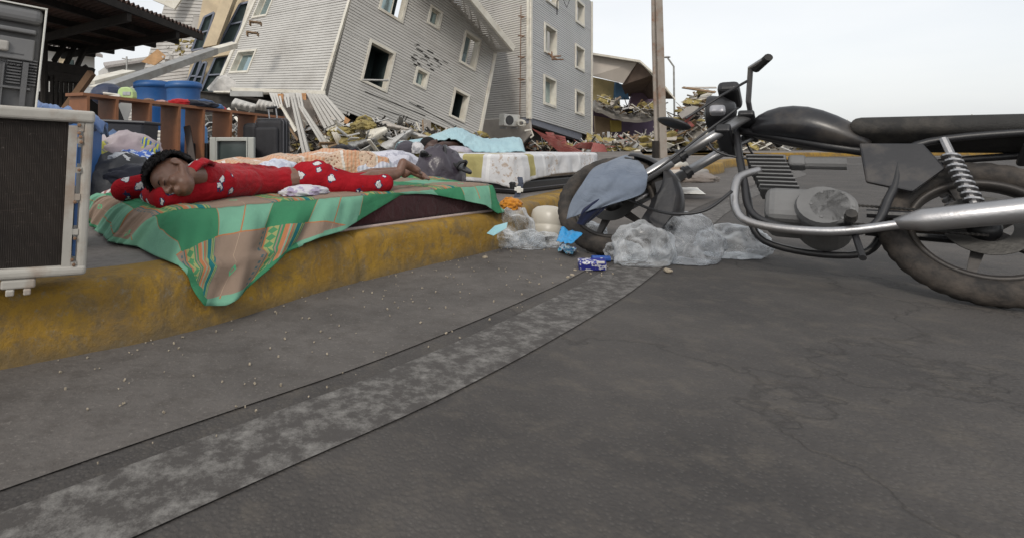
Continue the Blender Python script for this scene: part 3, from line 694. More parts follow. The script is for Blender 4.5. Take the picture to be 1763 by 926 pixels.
# ---- rubble: uncountable broken boards, insulation and scraps
RM = [M_siding2, M_insul, M_conc, M_wood, M_trim, M_burnt, M_galv, M_red, M_plaster]
def rubble(name, n, fn, smin, smax, weights, seed, shape='mix'):
    mb = MB(); rnd = random.Random(seed)
    for _ in range(n):
        c = fn(rnd); mb.k = rnd.choices(range(len(RM)), weights)[0]
        s = rnd.uniform(smin, smax); rot = (rnd.uniform(-.9, .9), rnd.uniform(-.9, .9), rnd.uniform(0, 3.1))
        kind = rnd.random()
        if mb.k == 1:
            b = blob((0, 0, 0), (s * .5, s * .4, s * .16), .5, 2.2, rnd.uniform(0, 3), 2, rnd.randint(0, 99)); Mr = Matrix.Rotation(rot[0], 3, 'X')
            mb.add([Mr @ v + c for v in b.v], b.f)
        elif kind < .45: mb.box(c, (s * 1.7, s * .13, s * .05), rot)
        elif kind < .8:
            M_ = Matrix.Rotation(rot[2], 3, 'Z') @ Matrix.Rotation(rot[1], 3, 'Y') @ Matrix.Rotation(rot[0], 3, 'X'); pts = []
            kk = rnd.randint(4, 6)
            for j in range(kk): a = 2 * math.pi * j / kk; r_ = s * rnd.uniform(.3, .75); pts.append(c + M_ @ Vector((r_ * math.cos(a), r_ * .6 * math.sin(a), rnd.uniform(-.04, .04) * s)))
            mb.poly(pts, s * .04, M_ @ Vector((0, 0, 1)))
        else:
            p0 = c; d_ = Vector((rnd.uniform(-1, 1), rnd.uniform(-.6, .6), rnd.uniform(-.4, .6))).normalized() * s
            mb.tube([p0, p0 + d_ * .5 + Vector((0, 0, -.08 * s)), p0 + d_], .018 * s + .01, 5)
    o = mb.build(name, RM); return stuff(o)
def heap(x0, x1, d0, d1, hfn):
    def f(r):
        px = r.uniform(x0, x1); d = r.uniform(d0, d1); h = hfn(px); return Vector(((px - CX) / F * d, d, .22 + h * r.random() ** 1.1))
    return f
rubble('rubble', 1500, heap(568, 850, 17.2, 19.4, lambda x: 1.15 - abs(x - 640) * .0035 + .25 * noise.noise(Vector((x * .05, 0, 0)))), .12, .62, [4, 4, 4, 3, 3, 7, 5, 0, 3], 11)
rubble('rubble', 110, heap(572, 790, 16.7, 17.5, lambda x: .7), .4, .9, [5, 3.2, 3, 2, 3, 4, 4, 0, 4], 21)
rubble('rubble', 700, heap(400, 570, 18.4, 20.2, lambda x: 1.1), .12, .6, [4, 1, 5, 4, 3, 6, 4, 0, 3], 12)
rubble('rubble', 800, heap(90, 420, 13, 22, lambda x: .55 + (x - 100) * .0022), .15, .8, [5, .6, 5, 4, 3, 7, 6, 0, 3], 13)
rubble('rubble', 380, heap(905, 1030, 28.5, 31, lambda x: .45), .15, .7, [3, 2, 4, 3, 2, 7, 3, 4, 2], 14)
rubble('rubble', 2600, heap(1015, 1210, 29, 39, lambda x: .5 + .4 * noise.noise(Vector((x * .04, 0, 5))) + max(0, x - 1135) * .045), .15, 1.2, [3, 2.5, 5, 6, 4, 7, 5, 1.5, 4], 15)
rubble('rubble', 1500, heap(1200, 1900, 32, 40, lambda x: 1.2 + 1.0 * noise.noise(Vector((x * .01, 0, 9)))), .3, 1.3, [3, 3, 6, 6, 4, 7, 5, 1, 4], 16)
def sag(r):
    a = r.random(); x = 1035 + a * 100; return P(x, 178 + 20 * math.sin(a * 2.6) - r.random() * 13, r.uniform(38.2, 39.6))
rubble('floor_debris', 100, sag, .3, 1.1, [3, 3, 4, 4, 5, 5, 4, 0, 4], 17)

# ================================================================== MIDDLE DISTANCE
# far houses on the left
for nm, pts, d, lab in (('house', [(60, 135), (163, 152), (163, 92), (60, 66)], 34, 'white flat house seen under the rusty canopy'), ('house', [(186, 150), (262, 150), (262, 96), (186, 112)], 46, 'small pale house behind the fallen beams')):
    h = thing(nm, P(pts[0][0], 262, d), lab, 'house')
    q = MB(); dd = [d, d + 2, d + 2, d]; low = [(pts[0][0], 256), (pts[1][0], 256), pts[2], pts[3]]; quadprism(q, low, dd, 5); q.build('wall', mat('far_white_wall', (.56, .55, .52), .8, .08, 1), h)
    q = MB(); a, b = pts[3], pts[2]; s_ = 14 if d < 40 else 12
    q.poly([P(a[0] - 5, a[1] + 2, d - .8), P(b[0] + s_, b[1] + 3, d + 1.2), P(b[0] + s_ - 4, b[1], d + 8), P(a[0] - 8, a[1] - 4, d + 8)], .2, (0, 0, 1)); q.build('roof', mat('far_roof', (.36, .33, .31), .8), h)
    for (x0, y0, x1, y1) in (((101, 118, 112, 100), (118, 126, 126, 104)) if d < 40 else ((211, 124, 216, 116),)):
        q = MB(); quadprism(q, [(x0, y0), (x1, y0), (x1, y1), (x0, y1)], d - .02 + (.6 if d < 40 else .8), .1); q.build('window', M_room if x0 != 101 else M_cream, h)
q = MB(); q.tube([P(219, 150, 30), P(218, 98, 30)], .05, 6); q.tube([P(210, 101, 30), P(226, 104, 30)], .03, 6); q.build('antenna_pole', M_galv, tag=('thin cross-shaped antenna pole standing behind the fallen beams', 'antenna'))

# rusty corrugated canopy, its frame and posts
CN = thing('corrugated_canopy', (-4.5, 8.5, .21), 'rusty dark canopy of corrugated iron on wooden posts, top left', 'canopy')
M_rust = mat('rusted_iron', (.085, .055, .045), .8, .5, 2.5, .3, dirt=(.14, .06, .035), dirt_amt=.5, dscale=2)
A_, B_, C_, D_ = P(60, -60, 6.2), P(351, 58, 9.6), P(168, 88, 11.2), P(-160, 40, 9.0)
q = MB(); nu, nv = 230, 8
for i in range(nu + 1):
    for j in range(nv + 1):
        u, v_ = i / nu, j / nv; p = A_.lerp(B_, u).lerp(D_.lerp(C_, u), v_)
        q.v.append(p + Vector((0, 0, .035 * math.sin(u * 2 * math.pi * 34) + .02 * noise.noise(Vector((u * 8, v_ * 3, 0))))))
for i in range(nu):
    for j in range(nv): a = i * (nv + 1) + j; q.f.append([a, a + 1, a + nv + 2, a + nv + 1]); q.mi.append(0)
mods(q.build('corrugated_sheet', M_rust, CN, smooth=True), solid=.004)
for k in range(6):
    v_ = k / 5; q = MB(); a, b = A_.lerp(D_, v_), B_.lerp(C_, v_); dn = Vector((0, 0, -.09)); plank_uvbox(q, a + dn, a.lerp(b, .985) + dn, .05, .1, (0, 0, 1)); q.build('purlin', M_burnt, CN)
for u in (.45, .78):
    q = MB(); a, b = A_.lerp(B_, u), D_.lerp(C_, u); dn = Vector((0, 0, -.2)); plank_uvbox(q, a + dn, b + dn, .07, .12, (0, 0, 1)); q.build('rafter', M_burnt, CN)
for (x, yt, yb, d) in ((76, 60, 300, 9.2), (30, 60, 300, 8.4), (-60, 60, 320, 9), (-150, 60, 340, 7.5)):
    q = MB(); q.tube([P(x, yt, d), Vector((P(x, yb, d).x, d, .2))], .06, 8); q.build('post', M_burnt, CN)
# charred railing below the canopy
RL = thing('charred_balcony', (-4.6, 9.4, .2), 'charred wooden balcony railing under the rusty canopy', 'railing')
for (x0, y0, x1, y1, w_) in ((112, 76, 93, 106, .07), (130, 78, 113, 112, .07), (148, 82, 131, 118, .07), (147, 115, 152, 132, .07)):
    q = MB(); plank_uvbox(q, P(x0, y0, 10), P(x1, y1, 9.7), w_, w_); q.build('rafter_stub', M_burnt, RL)
for (x0, y0, x1, y1, w_) in ((70, 112, 160, 126, .16), (70, 124, 150, 138, .12), (70, 134, 150, 140, .10)):
    q = MB(); plank_uvbox(q, P(x0, y0, 9.7), P(x1, y1, 9.5), w_, .08); q.build('rail', M_burnt, RL)
for x in (80, 90, 98, 106, 114, 122, 130):
    q = MB(); plank_uvbox(q, P(x, 130, 9.6), P(x - 1, 200, 9.6), .055, .05); q.build('baluster', M_burnt, RL)
q = MB(); q.hexa([Vector(p) for p in ((-6.6, 10.2, .2), (-4.2, 10.2, .2), (-4.2, 11, .2), (-6.6, 11, .2), (-6.6, 10.2, 1.65), (-4.75, 10.2, 1.55), (-4.75, 11, 1.55), (-6.6, 11, 1.6))]); q.build('dark_hut_wall', M_burnt, tag=('black hut wall behind the charred railing', 'wall'))
q = MB(); plank_uvbox(q, P(112, 190, 8.2), P(158, 126, 8.0), .10, .09); q.build('wooden_beam', mat('brown_beam', (.17, .095, .05), .8, .3, 4, .3), tag=('brown timber leaning against the left end of the shelf', 'timber'))

# fallen lamp post and girders lying over the rubble
for (x0, y0, d0, x1, y1, d1, w_, h_, lab) in ((135, 170, 13, 368, 88, 19, .34, .22, 'long grey fallen girder running up to the cream bay'), (150, 142, 14, 222, 124, 16, .42, .1, 'pale wide board above the girder, left of the blue barrels'),
                                             (160, 152, 13.6, 250, 132, 16, .2, .1, 'white board lying just under the pale wide one'), (338, 96, 19, 404, 78, 20.5, .30, .2, 'short pale beam against the cream bay, under the black window'),
                                             (250, 128, 15.4, 355, 98, 18.2, .10, .1, 'thin rail lying along the top of the long girder'), (300, 118, 17.5, 310, 98, 17.7, .05, .05, 'small upright strut on the long girder')):
    q = MB(); plank_uvbox(q, P(x0, y0, d0), P(x1, y1, d1), w_, h_, (0, -.6, 1)); q.build('fallen_beam', M_galv if 'grey' in lab or 'thin' in lab or 'strut' in lab else M_trim, tag=(lab, 'beam', 'fallen beams over the rubble'))
q = MB(); quadprism(q, [(359, 157), (377, 136), (392, 132), (407, 142), (400, 157)], [18.6, 18.6, 18.7, 18.7, 18.6], .3); q.build('torn_panel', mat('torn_white', (.58, .56, .53)), tag=('crumpled off-white panel at the foot of the cream bay', 'panel'))

# utility pole and thin street lamp
UP = thing('utility_pole', P(1137, 272, 15.5), 'tall weathered concrete utility pole in front of the collapsed building', 'pole')
M_pole = mat('stained_pole', (.30, .265, .23), .85, .2, 2, .3, dirt=(.20, .10, .055), dirt_amt=.75, dscale=2.2)
q = MB(); base = Vector((P(1140, 270, 15.5).x, 15.5, .2)); top = P(1128, -120, 15.6); plank_uvbox(q, base, top, .20, .18, (0, -1, 0)); q.build('shaft', M_pole, UP)
q = MB(); q.tube([base + Vector((-.19, -.05, 0)), P(1130, 60, 15.5) + Vector((-.09, 0, 0)), P(1124, 0, 15.5)], .045, 8); q.build('conduit', M_pole, UP)
q = MB(); q.box(base + Vector((-.22, -.05, .25)), (.12, .14, .5)); q.build('cable_guard', M_burnt, UP)
SL = thing('street_lamp', P(1161, 262, 40), 'thin tall street lamp behind the utility pole', 'street lamp')
q = MB(); q.tube([P(1162, 262, 40), P(1160, 115, 40), P(1150, 101, 40)], .07, 6); q.build('mast', M_galv, SL)
q = MB(); q.ell(P(1148, 99, 40), (.28, .14, .08)); q.build('lamp_head', M_galv, SL)

# wooden shelving unit lying on its long side
SHF = thing('shelving_unit', (-1.9, 6, .21), 'long brown wooden shelving unit lying on its side', 'shelf')
M_brown = mat('brown_laminate', (.25, .10, .042), .55, .3, 3, .15, dirt=(.10, .045, .02), dirt_amt=.6, dscale=2)
S0, S1 = P(143, 165, 4.9), P(490, 205, 6.9); bk_ = Vector((-.25, .17, .008))
q = MB(); q.hexa([S0, S1, S1 + bk_, S0 + bk_, S0 + Vector((0, 0, .028)), S1 + Vector((0, 0, .028)), S1 + bk_ + Vector((0, 0, .028)), S0 + bk_ + Vector((0, 0, .028))]); label_child(q.build('side_panel', M_brown, SHF), 'upper side board, worn orange brown')
dr = (S1 - S0).normalized()
for x in (150, 200, 258, 308, 350, 397, 440, 486):
    lo, hi = 0.0, 1.0
    for _ in range(30):
        mdl = (lo + hi) / 2
        if proj(S0.lerp(S1, mdl))[0] < x: lo = mdl
        else: hi = mdl
    a = S0.lerp(S1, lo); b = Vector((a.x, a.y, .24)) + Vector((-.02, .02, 0)); th = dr * .026
    q = MB(); q.hexa([b, b + th, b + th + bk_, b + bk_, a, a + th, a + th + bk_, a + bk_]); q.build('shelf_board', M_brown, SHF)
b0_, b1_ = Vector((S0.x, S0.y, .215)), Vector((S1.x, S1.y, .215))
q = MB(); q.hexa([b0_, b1_, b1_ + bk_, b0_ + bk_, b0_ + Vector((0, 0, .028)), b1_ + Vector((0, 0, .028)), b1_ + bk_ + Vector((0, 0, .028)), b0_ + bk_ + Vector((0, 0, .028))]); q.build('side_panel', M_brown, SHF)

# blue water drums behind the shelf
M_blue = mat('blue_drum_plastic', (.018, .10, .30), .45, .2, 3, .1, dirt=(.06, .12, .22), dirt_amt=.4)
prof = [(0, 0), (.21, 0), (.235, .03), (.235, .3), (.245, .33), (.235, .36), (.235, .74), (.247, .77), (.236, .8), (.236, .96), (.25, 1.0), (.25, 1.05), (.235, 1.075), (.215, 1.08), (.215, 1.05), (0, 1.05)]
for (x, yt, d, lab) in ((262, 141, 7.9, 'blue plastic drum behind the shelf, nearer the green jug'), (316, 142, 7.3, 'blue plastic drum behind the shelf, beside the red clothes')):
    zt = HC - (yt - CY) / F * d; s_ = (zt - .207) / 1.08; r_ = 29.5 / F * d / .25; b = thing('water_drum', (P(x, 0, d).x, d, .207), lab, 'drum', 'blue drums behind the shelf')
    q = MB(); q.lathe([(r * r_, z * s_) for r, z in prof], b.location, 28); q.build('barrel', M_blue, b, smooth=True)
    q = MB(); q.lathe([(.253 * r_, 1.0 * s_), (.262 * r_, 1.0 * s_), (.262 * r_, 1.06 * s_), (.253 * r_, 1.06 * s_), (.253 * r_, 1.0 * s_)], b.location, 28); q.build('rim_hoop', M_blue, b, smooth=True)
q = MB(); c = Vector((P(348, 0, 7.4).x, 7.4, .207)); q.lathe([(0, 0), (.075, 0), (.08, .4), (.07, .62), (.03, .68), (0, .68)], c, 16); q.build('blue_canister', mat('light_blue_plastic', (.07, .20, .42), .5), tag=('narrow lighter blue canister standing behind the shelf', 'canister'))
# louvred shutter, dark leaning board
q = MB(); c0 = P(279, 0, 6.9); LV = thing('louvred_shutter', (c0.x, 6.9, .207), 'white louvred shutter seen through the shelf', 'shutter')
for k in range(12):
    z = .25 + k * .047; q.box((c0.x, 6.9, z), (.30, .035, .03), (R(35), 0, 0))
q.build('slats', M_white, LV)
q = MB(); q.box((c0.x - .16, 6.9, .52), (.025, .05, .62)); q.box((c0.x + .16, 6.9, .52), (.025, .05, .62)); q.build('frame', M_white, LV)
q = MB(); plank_uvbox(q, P(335, 300, 5.75), P(322, 218, 5.9), .07, .03); q.build('dark_board', mat('dark_brown_board', (.035, .022, .018), .6), tag=('dark narrow board leaning on the shelf left of the television', 'board'))
# television
TV = thing('television', (P(400, 0, 6.0).x, 6.1, .207), 'old silver tube television beside the black suitcase', 'television')
tw, thh = 77 / F * 6.0, .50; tz = HC - (237 - CY) / F * 6.0; tc = Vector((P(400.5, 0, 6.0).x, 6.0, tz - thh / 2)); Mt = Matrix.Rotation(R(-3), 3, 'Z')
M_tv = mat('silver_plastic', (.40, .41, .38), .4, .1, 3, .05, dirt=(.28, .27, .24), dirt_amt=.4)
q = MB(); fw_ = .075; iw_, ih_ = tw - .16, thh - .1
for sx in (-1, 1): q.rbox(tc + Mt @ Vector((sx * (tw / 2 - .035), 0, 0)), (.07, .09, thh), .01, M=Mt)
q.rbox(tc + Mt @ Vector((0, 0, thh / 2 - .022)), (tw - .14, .088, .044), .008, M=Mt); q.rbox(tc + Mt @ Vector((0, 0, -thh / 2 + .03)), (tw - .14, .088, .06), .008, M=Mt)
for sx in (-1, 1): q.box(tc + Mt @ Vector((sx * (tw / 2 - .078), -.005, -.01)), (.012, .09, thh - .06), M=Mt)
q.build('bezel', M_tv, TV)
q = MB(); w2, h2 = (tw - .17) / 2, (thh - .1) / 2; nn = 10
for i in range(nn + 1):
    for j in range(nn + 1):
        x, z = (i / nn * 2 - 1), (j / nn * 2 - 1); q.v.append(tc + Mt @ Vector((x * w2, -.018 - .022 * (1 - x * x * .6 - z * z * .4) + .03, z * h2 + .004)))
for i in range(nn):
    for j in range(nn): a = i * (nn + 1) + j; q.f.append([a, a + nn + 1, a + nn + 2, a + 1]); q.mi.append(0)
q.build('screen', mat('crt_glass', (.045, .06, .058), .25, .1, 3, 0), TV, smooth=True)
q = MB(); q.hexa([tc + Mt @ Vector(p) for p in ((-tw / 2 + .03, .05, -thh / 2 + .02), (tw / 2 - .03, .05, -thh / 2 + .02), (tw * .28, .42, -thh / 2 + .05), (-tw * .28, .42, -thh / 2 + .05), (-tw / 2 + .03, .05, thh / 2 - .02), (tw / 2 - .03, .05, thh / 2 - .02), (tw * .26, .42, thh * .28), (-tw * .26, .42, thh * .28))]); q.build('rear_casing', M_black, TV)
q = MB(); c = Vector((P(341, 0, 6.05).x, 6.15, .207)); q.rbox(c + Vector((0, 0, .21)), (.24, .3, .42), .02); q.build('speaker_box', M_black, tag=('plain black box standing left of the old television', 'box'))
# suitcase with raised handle
SU = thing('suitcase', (P(465, 0, 6.3).x, 6.4, .207), 'black upright suitcase with its pull handle raised', 'suitcase')
c = Vector((P(467, 0, 6.3).x, 6.4, .207)); zt = HC - (204 - CY) / F * 6.3 - .207; Ms = Matrix.Rotation(R(-22), 3, 'Z')
M_case = mat('black_nylon', (.022, .022, .026), .7, .3, 12, .25)
q = MB(); q.rbox(c + Vector((0, 0, zt / 2)), (.36, .20, zt - .03), .045, M=Ms, seg=4); q.build('body', M_case, SU, smooth=False)
q = MB(); q.rbox(c + Ms @ Vector((-.005, -.125, zt * .46)), (.30, .06, zt * .78), .03, M=Ms); label_child(q.build('front_pocket', M_case, SU), None)
q = MB()
for yy in (-.075, .0, .07):
    pts = [c + Ms @ Vector((x * .186, yy, zt / 2 + z * (zt / 2 - .005))) for x, z in ((-1, -.9), (-1, .9), (-.85, 1), (.85, 1), (1, .9), (1, -.9))]; q.tube(pts, .006, 6)
q.build('piping', mat('grey_piping', (.09, .09, .10), .5), SU)
q = MB(); hz = HC - (184 - CY) / F * 6.3
for sx in (-.075, .03): q.tube([c + Ms @ Vector((sx, .07, zt - .05)), c + Ms @ Vector((sx - .02, .06, hz - .21 + .0))], .009, 8)
q.build('pull_handle_bars', M_steel, SU)
q = MB(); q.tube([c + Ms @ Vector((-.11, .06, hz - .215)), c + Ms @ Vector((.025, .06, hz - .205))], .017, 8); q.build('grip', M_black, SU)
q = MB(); cc = Vector((P(437, 0, 6.5).x, 6.5, .207)); q.rbox(cc + Vector((0, 0, .33)), (.2, .22, .66), .05, M=Ms); q.build('travel_bag', M_case, tag=('second black bag, half hidden left of the suitcase', 'bag'))

# clothes and containers on top of the shelf
def on_shelf(px, dz=.03):
    lo, hi = 0.0, 1.0
    for _ in range(30):
        m_ = (lo + hi) / 2
        if proj(S0.lerp(S1, m_))[0] < px: lo = m_
        else: hi = m_
    return S0.lerp(S1, lo) + bk_ * .45 + Vector((0, 0, dz))
def cloth_blob(name, c, rad, m_, lab, cat, amp=.35, freq=1.8, rot=.5, seed=1, group=None, flat=-.35):
    o = blob(c, rad, amp, freq, rot, 4, seed, flat, ridged=True).build(name, m_, smooth=True); setp(o, lab, cat, group); return o
cloth_blob('shirt', on_shelf(325), (.13, .09, .045), cloth('c_red', (.42, .02, .025)), 'bright red garment on the shelf top, in front of the drum', 'clothing', seed=3)
cloth_blob('trousers', on_shelf(335) + Vector((.05, .02, -.01)), (.26, .10, .05), cloth('c_blackcloth', (.018, .02, .03)), 'black crumpled garment under the red one on the shelf', 'clothing', seed=4)
cloth_blob('jeans', on_shelf(362, .05), (.14, .09, .05), cloth('c_denim', (.04, .08, .17), (.02, .04, .1)), 'dark denim folded on the shelf right of the red garment', 'clothing', seed=5)
cloth_blob('t_shirt', on_shelf(378, .02), (.13, .09, .05), cloth('c_bluecloth', (.05, .14, .32)), 'mid blue t-shirt with turquoise edge on the shelf', 'clothing', seed=6)
cloth_blob('scarf', on_shelf(362, .035) + Vector((0, -.05, 0)), (.06, .03, .02), cloth('c_turq', (.10, .55, .42)), 'small turquoise cloth lying on the blue t-shirt', 'clothing', seed=7)
cloth_blob('rag', on_shelf(397, .02), (.04, .05, .035), cloth('c_redw', (.5, .05, .08), (.6, .58, .55), 'patch', 2), 'small red and white rag near the raised handle', 'rag', seed=8)
JG = thing('green_jug', on_shelf(235), 'pale green plastic jug with a grey label on the shelf', 'jug')
q = MB(); c = on_shelf(234, .028)
pr = [(-.085, 0), (.07, 0), (.075, .02), (.07, .07), (.045, .105), (.01, .118), (-.05, .112), (-.075, .09), (-.088, .03)]
q.add([c + Vector((x, -.05, z)) for x, z in pr] + [c + Vector((x, .06, z)) for x, z in pr], [tuple(range(9)), tuple(reversed(range(9, 18)))] + [(i, (i + 1) % 9, 9 + (i + 1) % 9, 9 + i) for i in range(9)])
mods(q.build('body', mat('pale_green_plastic', (.42, .56, .24), .4, .1), JG), bevel=.012)
q = MB(); q.box(c + Vector((.012, -.054, .05)), (.075, .006, .035)); q.build('sticker', mat('grey_label', (.38, .40, .42), .5, .3, 20), JG)
q = MB(); c = on_shelf(206, .03); q.rbox(c, (.17, .12, .022), .008, rot=(0, R(-4), .3)); q.rbox(c + Vector((.0, 0, .025)), (.15, .10, .02), .008, rot=(0, R(6), .4)); q.build('food_tray', M_white, tag=('flat white food tray beside the pale green jug', 'tray'))
q = MB(); c = on_shelf(168, .08); q.ell(c + Vector((-.05, .5, -.01)), (.17, .15, .12)); q.build('helmet', mat('navy_shell', (.02, .03, .07), .4), tag=('dark navy rounded helmet behind the left end of the shelf', 'helmet'))
q = MB(); c = on_shelf(270, .03); 
cloth_blob('rag', c, (.05, .05, .02), cloth('c_brownrag', (.24, .16, .12)), 'small brown rag between the drums on the shelf edge', 'rag', seed=9)
cloth_blob('towel', on_shelf(292, .03), (.06, .05, .02), cloth('c_pinkrag', (.42, .27, .24), (.3, .12, .1), 'patch', 2), 'small pinkish rag on the shelf edge, left of the red garment', 'rag', seed=10)

# tub, bin, clothes heap on the left
q = MB(); c = P(214, 0, 4.6); c.z = .207; TBX = thing('storage_tub', c, 'black plastic storage tub behind the heap of clothes', 'tub')
wz = HC - (208 - CY) / F * 4.6 - .207
q = MB(); q.hexa([c + Vector(p) for p in ((-.22, 0, 0), (.14, 0, 0), (.14, .3, 0), (-.22, .3, 0), (-.28, -.04, wz), (.18, -.04, wz - .02), (.18, .34, wz - .02), (-.28, .34, wz))])
mods(q.build('body', mat('dark_tub', (.018, .020, .028), .45, .2), TBX), bevel=.02)
q = MB(); q.tube([c + Vector(p) for p in ((-.285, -.045, wz), (.185, -.045, wz - .02), (.185, .345, wz - .02), (-.285, .345, wz), (-.285, -.045, wz))], .014, 8); q.build('rim', mat('dark_tub', (.035, .037, .045)), TBX)
c = P(108, 0, 3.1); c.z = .207; BN = thing('blue_bin', c, 'blue plastic bin just behind the rusty white unit', 'bin'); wz = HC - (219 - CY) / F * 3.1 - .207
M_bl2 = mat('blue_bin_plastic', (.03, .11, .30), .45, .15)
q = MB(); q.hexa([c + Vector(p) for p in ((-.15, 0, 0), (.09, 0, 0), (.09, .25, 0), (-.15, .25, 0), (-.15, -.02, wz), (.105, -.02, wz), (.105, .27, wz), (-.15, .27, wz))]); q.build('body', M_bl2, BN)
q = MB(); q.rbox(c + Vector((-.02, .12, wz + .012)), (.31, .34, .045), .01); q.build('rim', M_bl2, BN)
def blobpx(name, px, py, d, z, rad, m_, lab, cat, **k): c = P(px, py, d); c.z = z; return cloth_blob(name, c, rad, m_, lab, cat, **k)
grp = 'clothes heaped behind the boy'
blobpx('jeans', 200, 0, 3.95, .46, (.20, .16, .17), cloth('c_lightdenim', (.10, .16, .28), (.05, .08, .16)), 'faded blue denim on top of the clothes heap', 'clothing', seed=21, group=grp)
blobpx('sweater', 219, 0, 3.75, .46, (.22, .16, .16), cloth('c_greypink', (.40, .35, .36), (.30, .25, .27)), 'pale grey pink sweater on top of the clothes heap', 'clothing', seed=22, group=grp)
blobpx('shirt', 247, 0, 3.75, .41, (.13, .11, .17), cloth('c_yel', (.42, .42, .06), (.05, .12, .3), 'stripe', 1.5), 'yellow and blue striped shirt at the right of the heap', 'clothing', seed=23, group=grp)
blobpx('shirt', 232, 0, 3.6, .38, (.18, .12, .13), cloth('c_bluepat', (.05, .12, .42), (.45, .5, .6), 'patch', 2.5), 'bright blue printed shirt in the middle of the heap', 'clothing', seed=24, group=grp)
blobpx('shirt', 176, 0, 3.6, .34, (.11, .11, .19), cloth('c_yel2', (.40, .38, .08), (.2, .2, .2), 'patch', 2), 'yellow patterned cloth at the left of the heap', 'clothing', seed=25, group=grp)
blobpx('sock', 208, 0, 3.42, .50, (.075, .06, .045), cloth('c_white', (.60, .61, .63)), 'small white sock on the front of the heap', 'clothing', seed=26, group=grp)
blobpx('black_bag', 204, 0, 3.45, .21, (.27, .18, .25), mat('black_bag_film', (.03, .031, .036), .38, .4, 4, .3), 'black bag bulging in front of the clothes heap', 'bag', seed=27, amp=.22)
blobpx('black_cloth', 235, 0, 3.38, .38, (.17, .09, .075), cloth('c_blackcloth', (.018, .02, .03)), 'black cloth hanging from the blue printed shirt', 'clothing', seed=28, group=grp)

# ================================================================== FOREGROUND
EU = Vector((.77, .64, 0)).normalized(); EV = Vector((-EU.y, EU.x, 0))
N0 = Vector((-.65, 2.0, 0)); ML, MW = 1.97, .90
def mp(u, v, z): return N0 + EU * u + EV * v + Vector((0, 0, z))
# near mattress: dark maroon cover with pale piping along the bottom edge
MT = thing('mattress', mp(ML / 2, MW / 2, .212), 'thin dark maroon mattress under the green plaid sheet', 'mattress')
Mm = Matrix((EU, EV, Vector((0, 0, 1)))).transposed()
q = MB(); q.rbox(mp(ML / 2, MW / 2, .293), (ML, MW, .155), .03, M=Mm, seg=4)
mods(q.build('cover', cloth('maroon_cover', (.032, .010, .012), (.048, .015, .018), fold=.8), MT, smooth=True))
q = MB(); q.tube([mp(ML - .0, .0, .218).lerp(mp(ML - .0, MW, .218), 0), mp(.0, -.004, .218)], .008, 8); q.tube([mp(ML + .002, 0, .218), mp(ML + .002, MW, .218)], .008, 8); q.build('piping', mat('pale_piping', (.45, .36, .33), .8, .2, 8), MT)

# green and tan plaid sheet: woven bands across, dropped over the side and the kerb
t = NT('green_plaid_cotton'); uvn = t.n('UVMap'); uvn.uv_map = 'UVMap'; sp = t.n('SeparateXYZ')
wob = t.n('TexNoise'); wob.inputs['Scale'].default_value = 3; t.l(uvn.outputs[0], wob.inputs['Vector'])
t.l(uvn.outputs[0], sp.inputs[0]); U0, V0 = sp.outputs['X'], sp.outputs['Y']
fu = t.math('FRACT', t.math('DIVIDE', t.math('ADD', U0, 3.06), .50))      # repeat along the length
fv = t.math('FRACT', t.math('DIVIDE', t.math('ADD', V0, 3.22), .46))        # repeat across
GR, MI, TA, TE, OR_, PK, YE = (.042, .200, .100), (.155, .35, .245), (.26, .19, .145), (.015, .16, .165), (.40, .165, .075), (.42, .23, .18), (.30, .31, .13)
# plain rows: wide green then mint with thin orange line
rowA = t.ramp(fu, [(0, GR), (.46, OR_), (.467, MI), (.715, OR_), (.727, MI), (.985, OR_), (.992, GR)], 'CONSTANT')
# ornamental rows: stripes then tan
rowB = t.ramp(fu, [(0, TA), (.02, TE), (.035, OR_), (.055, YE), (.15, GR), (.165, TA), (.18, GR), (.20, OR_), (.235, PK), (.25, MI), (.265, OR_), (.285, TA), (.30, YE), (.32, TE), (.375, YE), (.39, GR), (.40, YE), (.415, TE), (.425, TA), (.715, (.40, .30, .22)), (.722, TA)], 'CONSTANT')
zz = t.math('ABSOLUTE', t.math('SUBTRACT', t.math('FRACT', t.math('MULTIPLY', V0, 30)), .5))      # zigzag in the yellow band
band = t.math('MULTIPLY', t.math('GREATER_THAN', fu, .055), t.math('LESS_THAN', fu, .15))
pos = t.math('DIVIDE', t.math('SUBTRACT', fu, .055), .095)
tri = t.math('GREATER_THAN', t.math('MULTIPLY', zz, 2), t.math('ABSOLUTE', t.math('SUBTRACT', t.math('MULTIPLY', pos, 2), 1)))
rowB = t.mix(t.math('MULTIPLY', band, t.math('MULTIPLY', tri, .85)), rowB, (.03, .22, .10))
edge = t.math('MULTIPLY', t.math('GREATER_THAN', fu, .975), t.math('GREATER_THAN', t.math('FRACT', t.math('MULTIPLY', V0, 42)), .5)); rowB = t.mix(edge, rowB, (.08, .14, .15))
dx = t.math('ABSOLUTE', t.math('SUBTRACT', fu, .72)); dy = t.math('ABSOLUTE', t.math('SUBTRACT', fv, .78))
dia = t.math('ADD', t.math('MULTIPLY', dx, 1.1), dy); rowB = t.mix(t.math('MULTIPLY', t.math('GREATER_THAN', dia, .025), t.math('LESS_THAN', dia, .05)), rowB, (.10, .42, .22))
isB = t.math('GREATER_THAN', fv, .46)
base = t.mix(isB, rowA, rowB)
oline = t.math('MULTIPLY', t.math('GREATER_THAN', fv, .452), t.math('LESS_THAN', fv, .466)); base = t.mix(t.math('MULTIPLY', oline, t.math('GREATER_THAN', fu, .42)), base, OR_)
hem = t.math('LESS_THAN', t.n('Attribute').outputs['Fac'], -1)
at = t.n('Attribute'); at.attribute_name = 'hem'
hemc = t.ramp(fu, [(0, GR), (.46, MI), (.975, GR)], 'CONSTANT')
base = t.mix(t.math('GREATER_THAN', at.outputs['Fac'], .5), base, hemc)
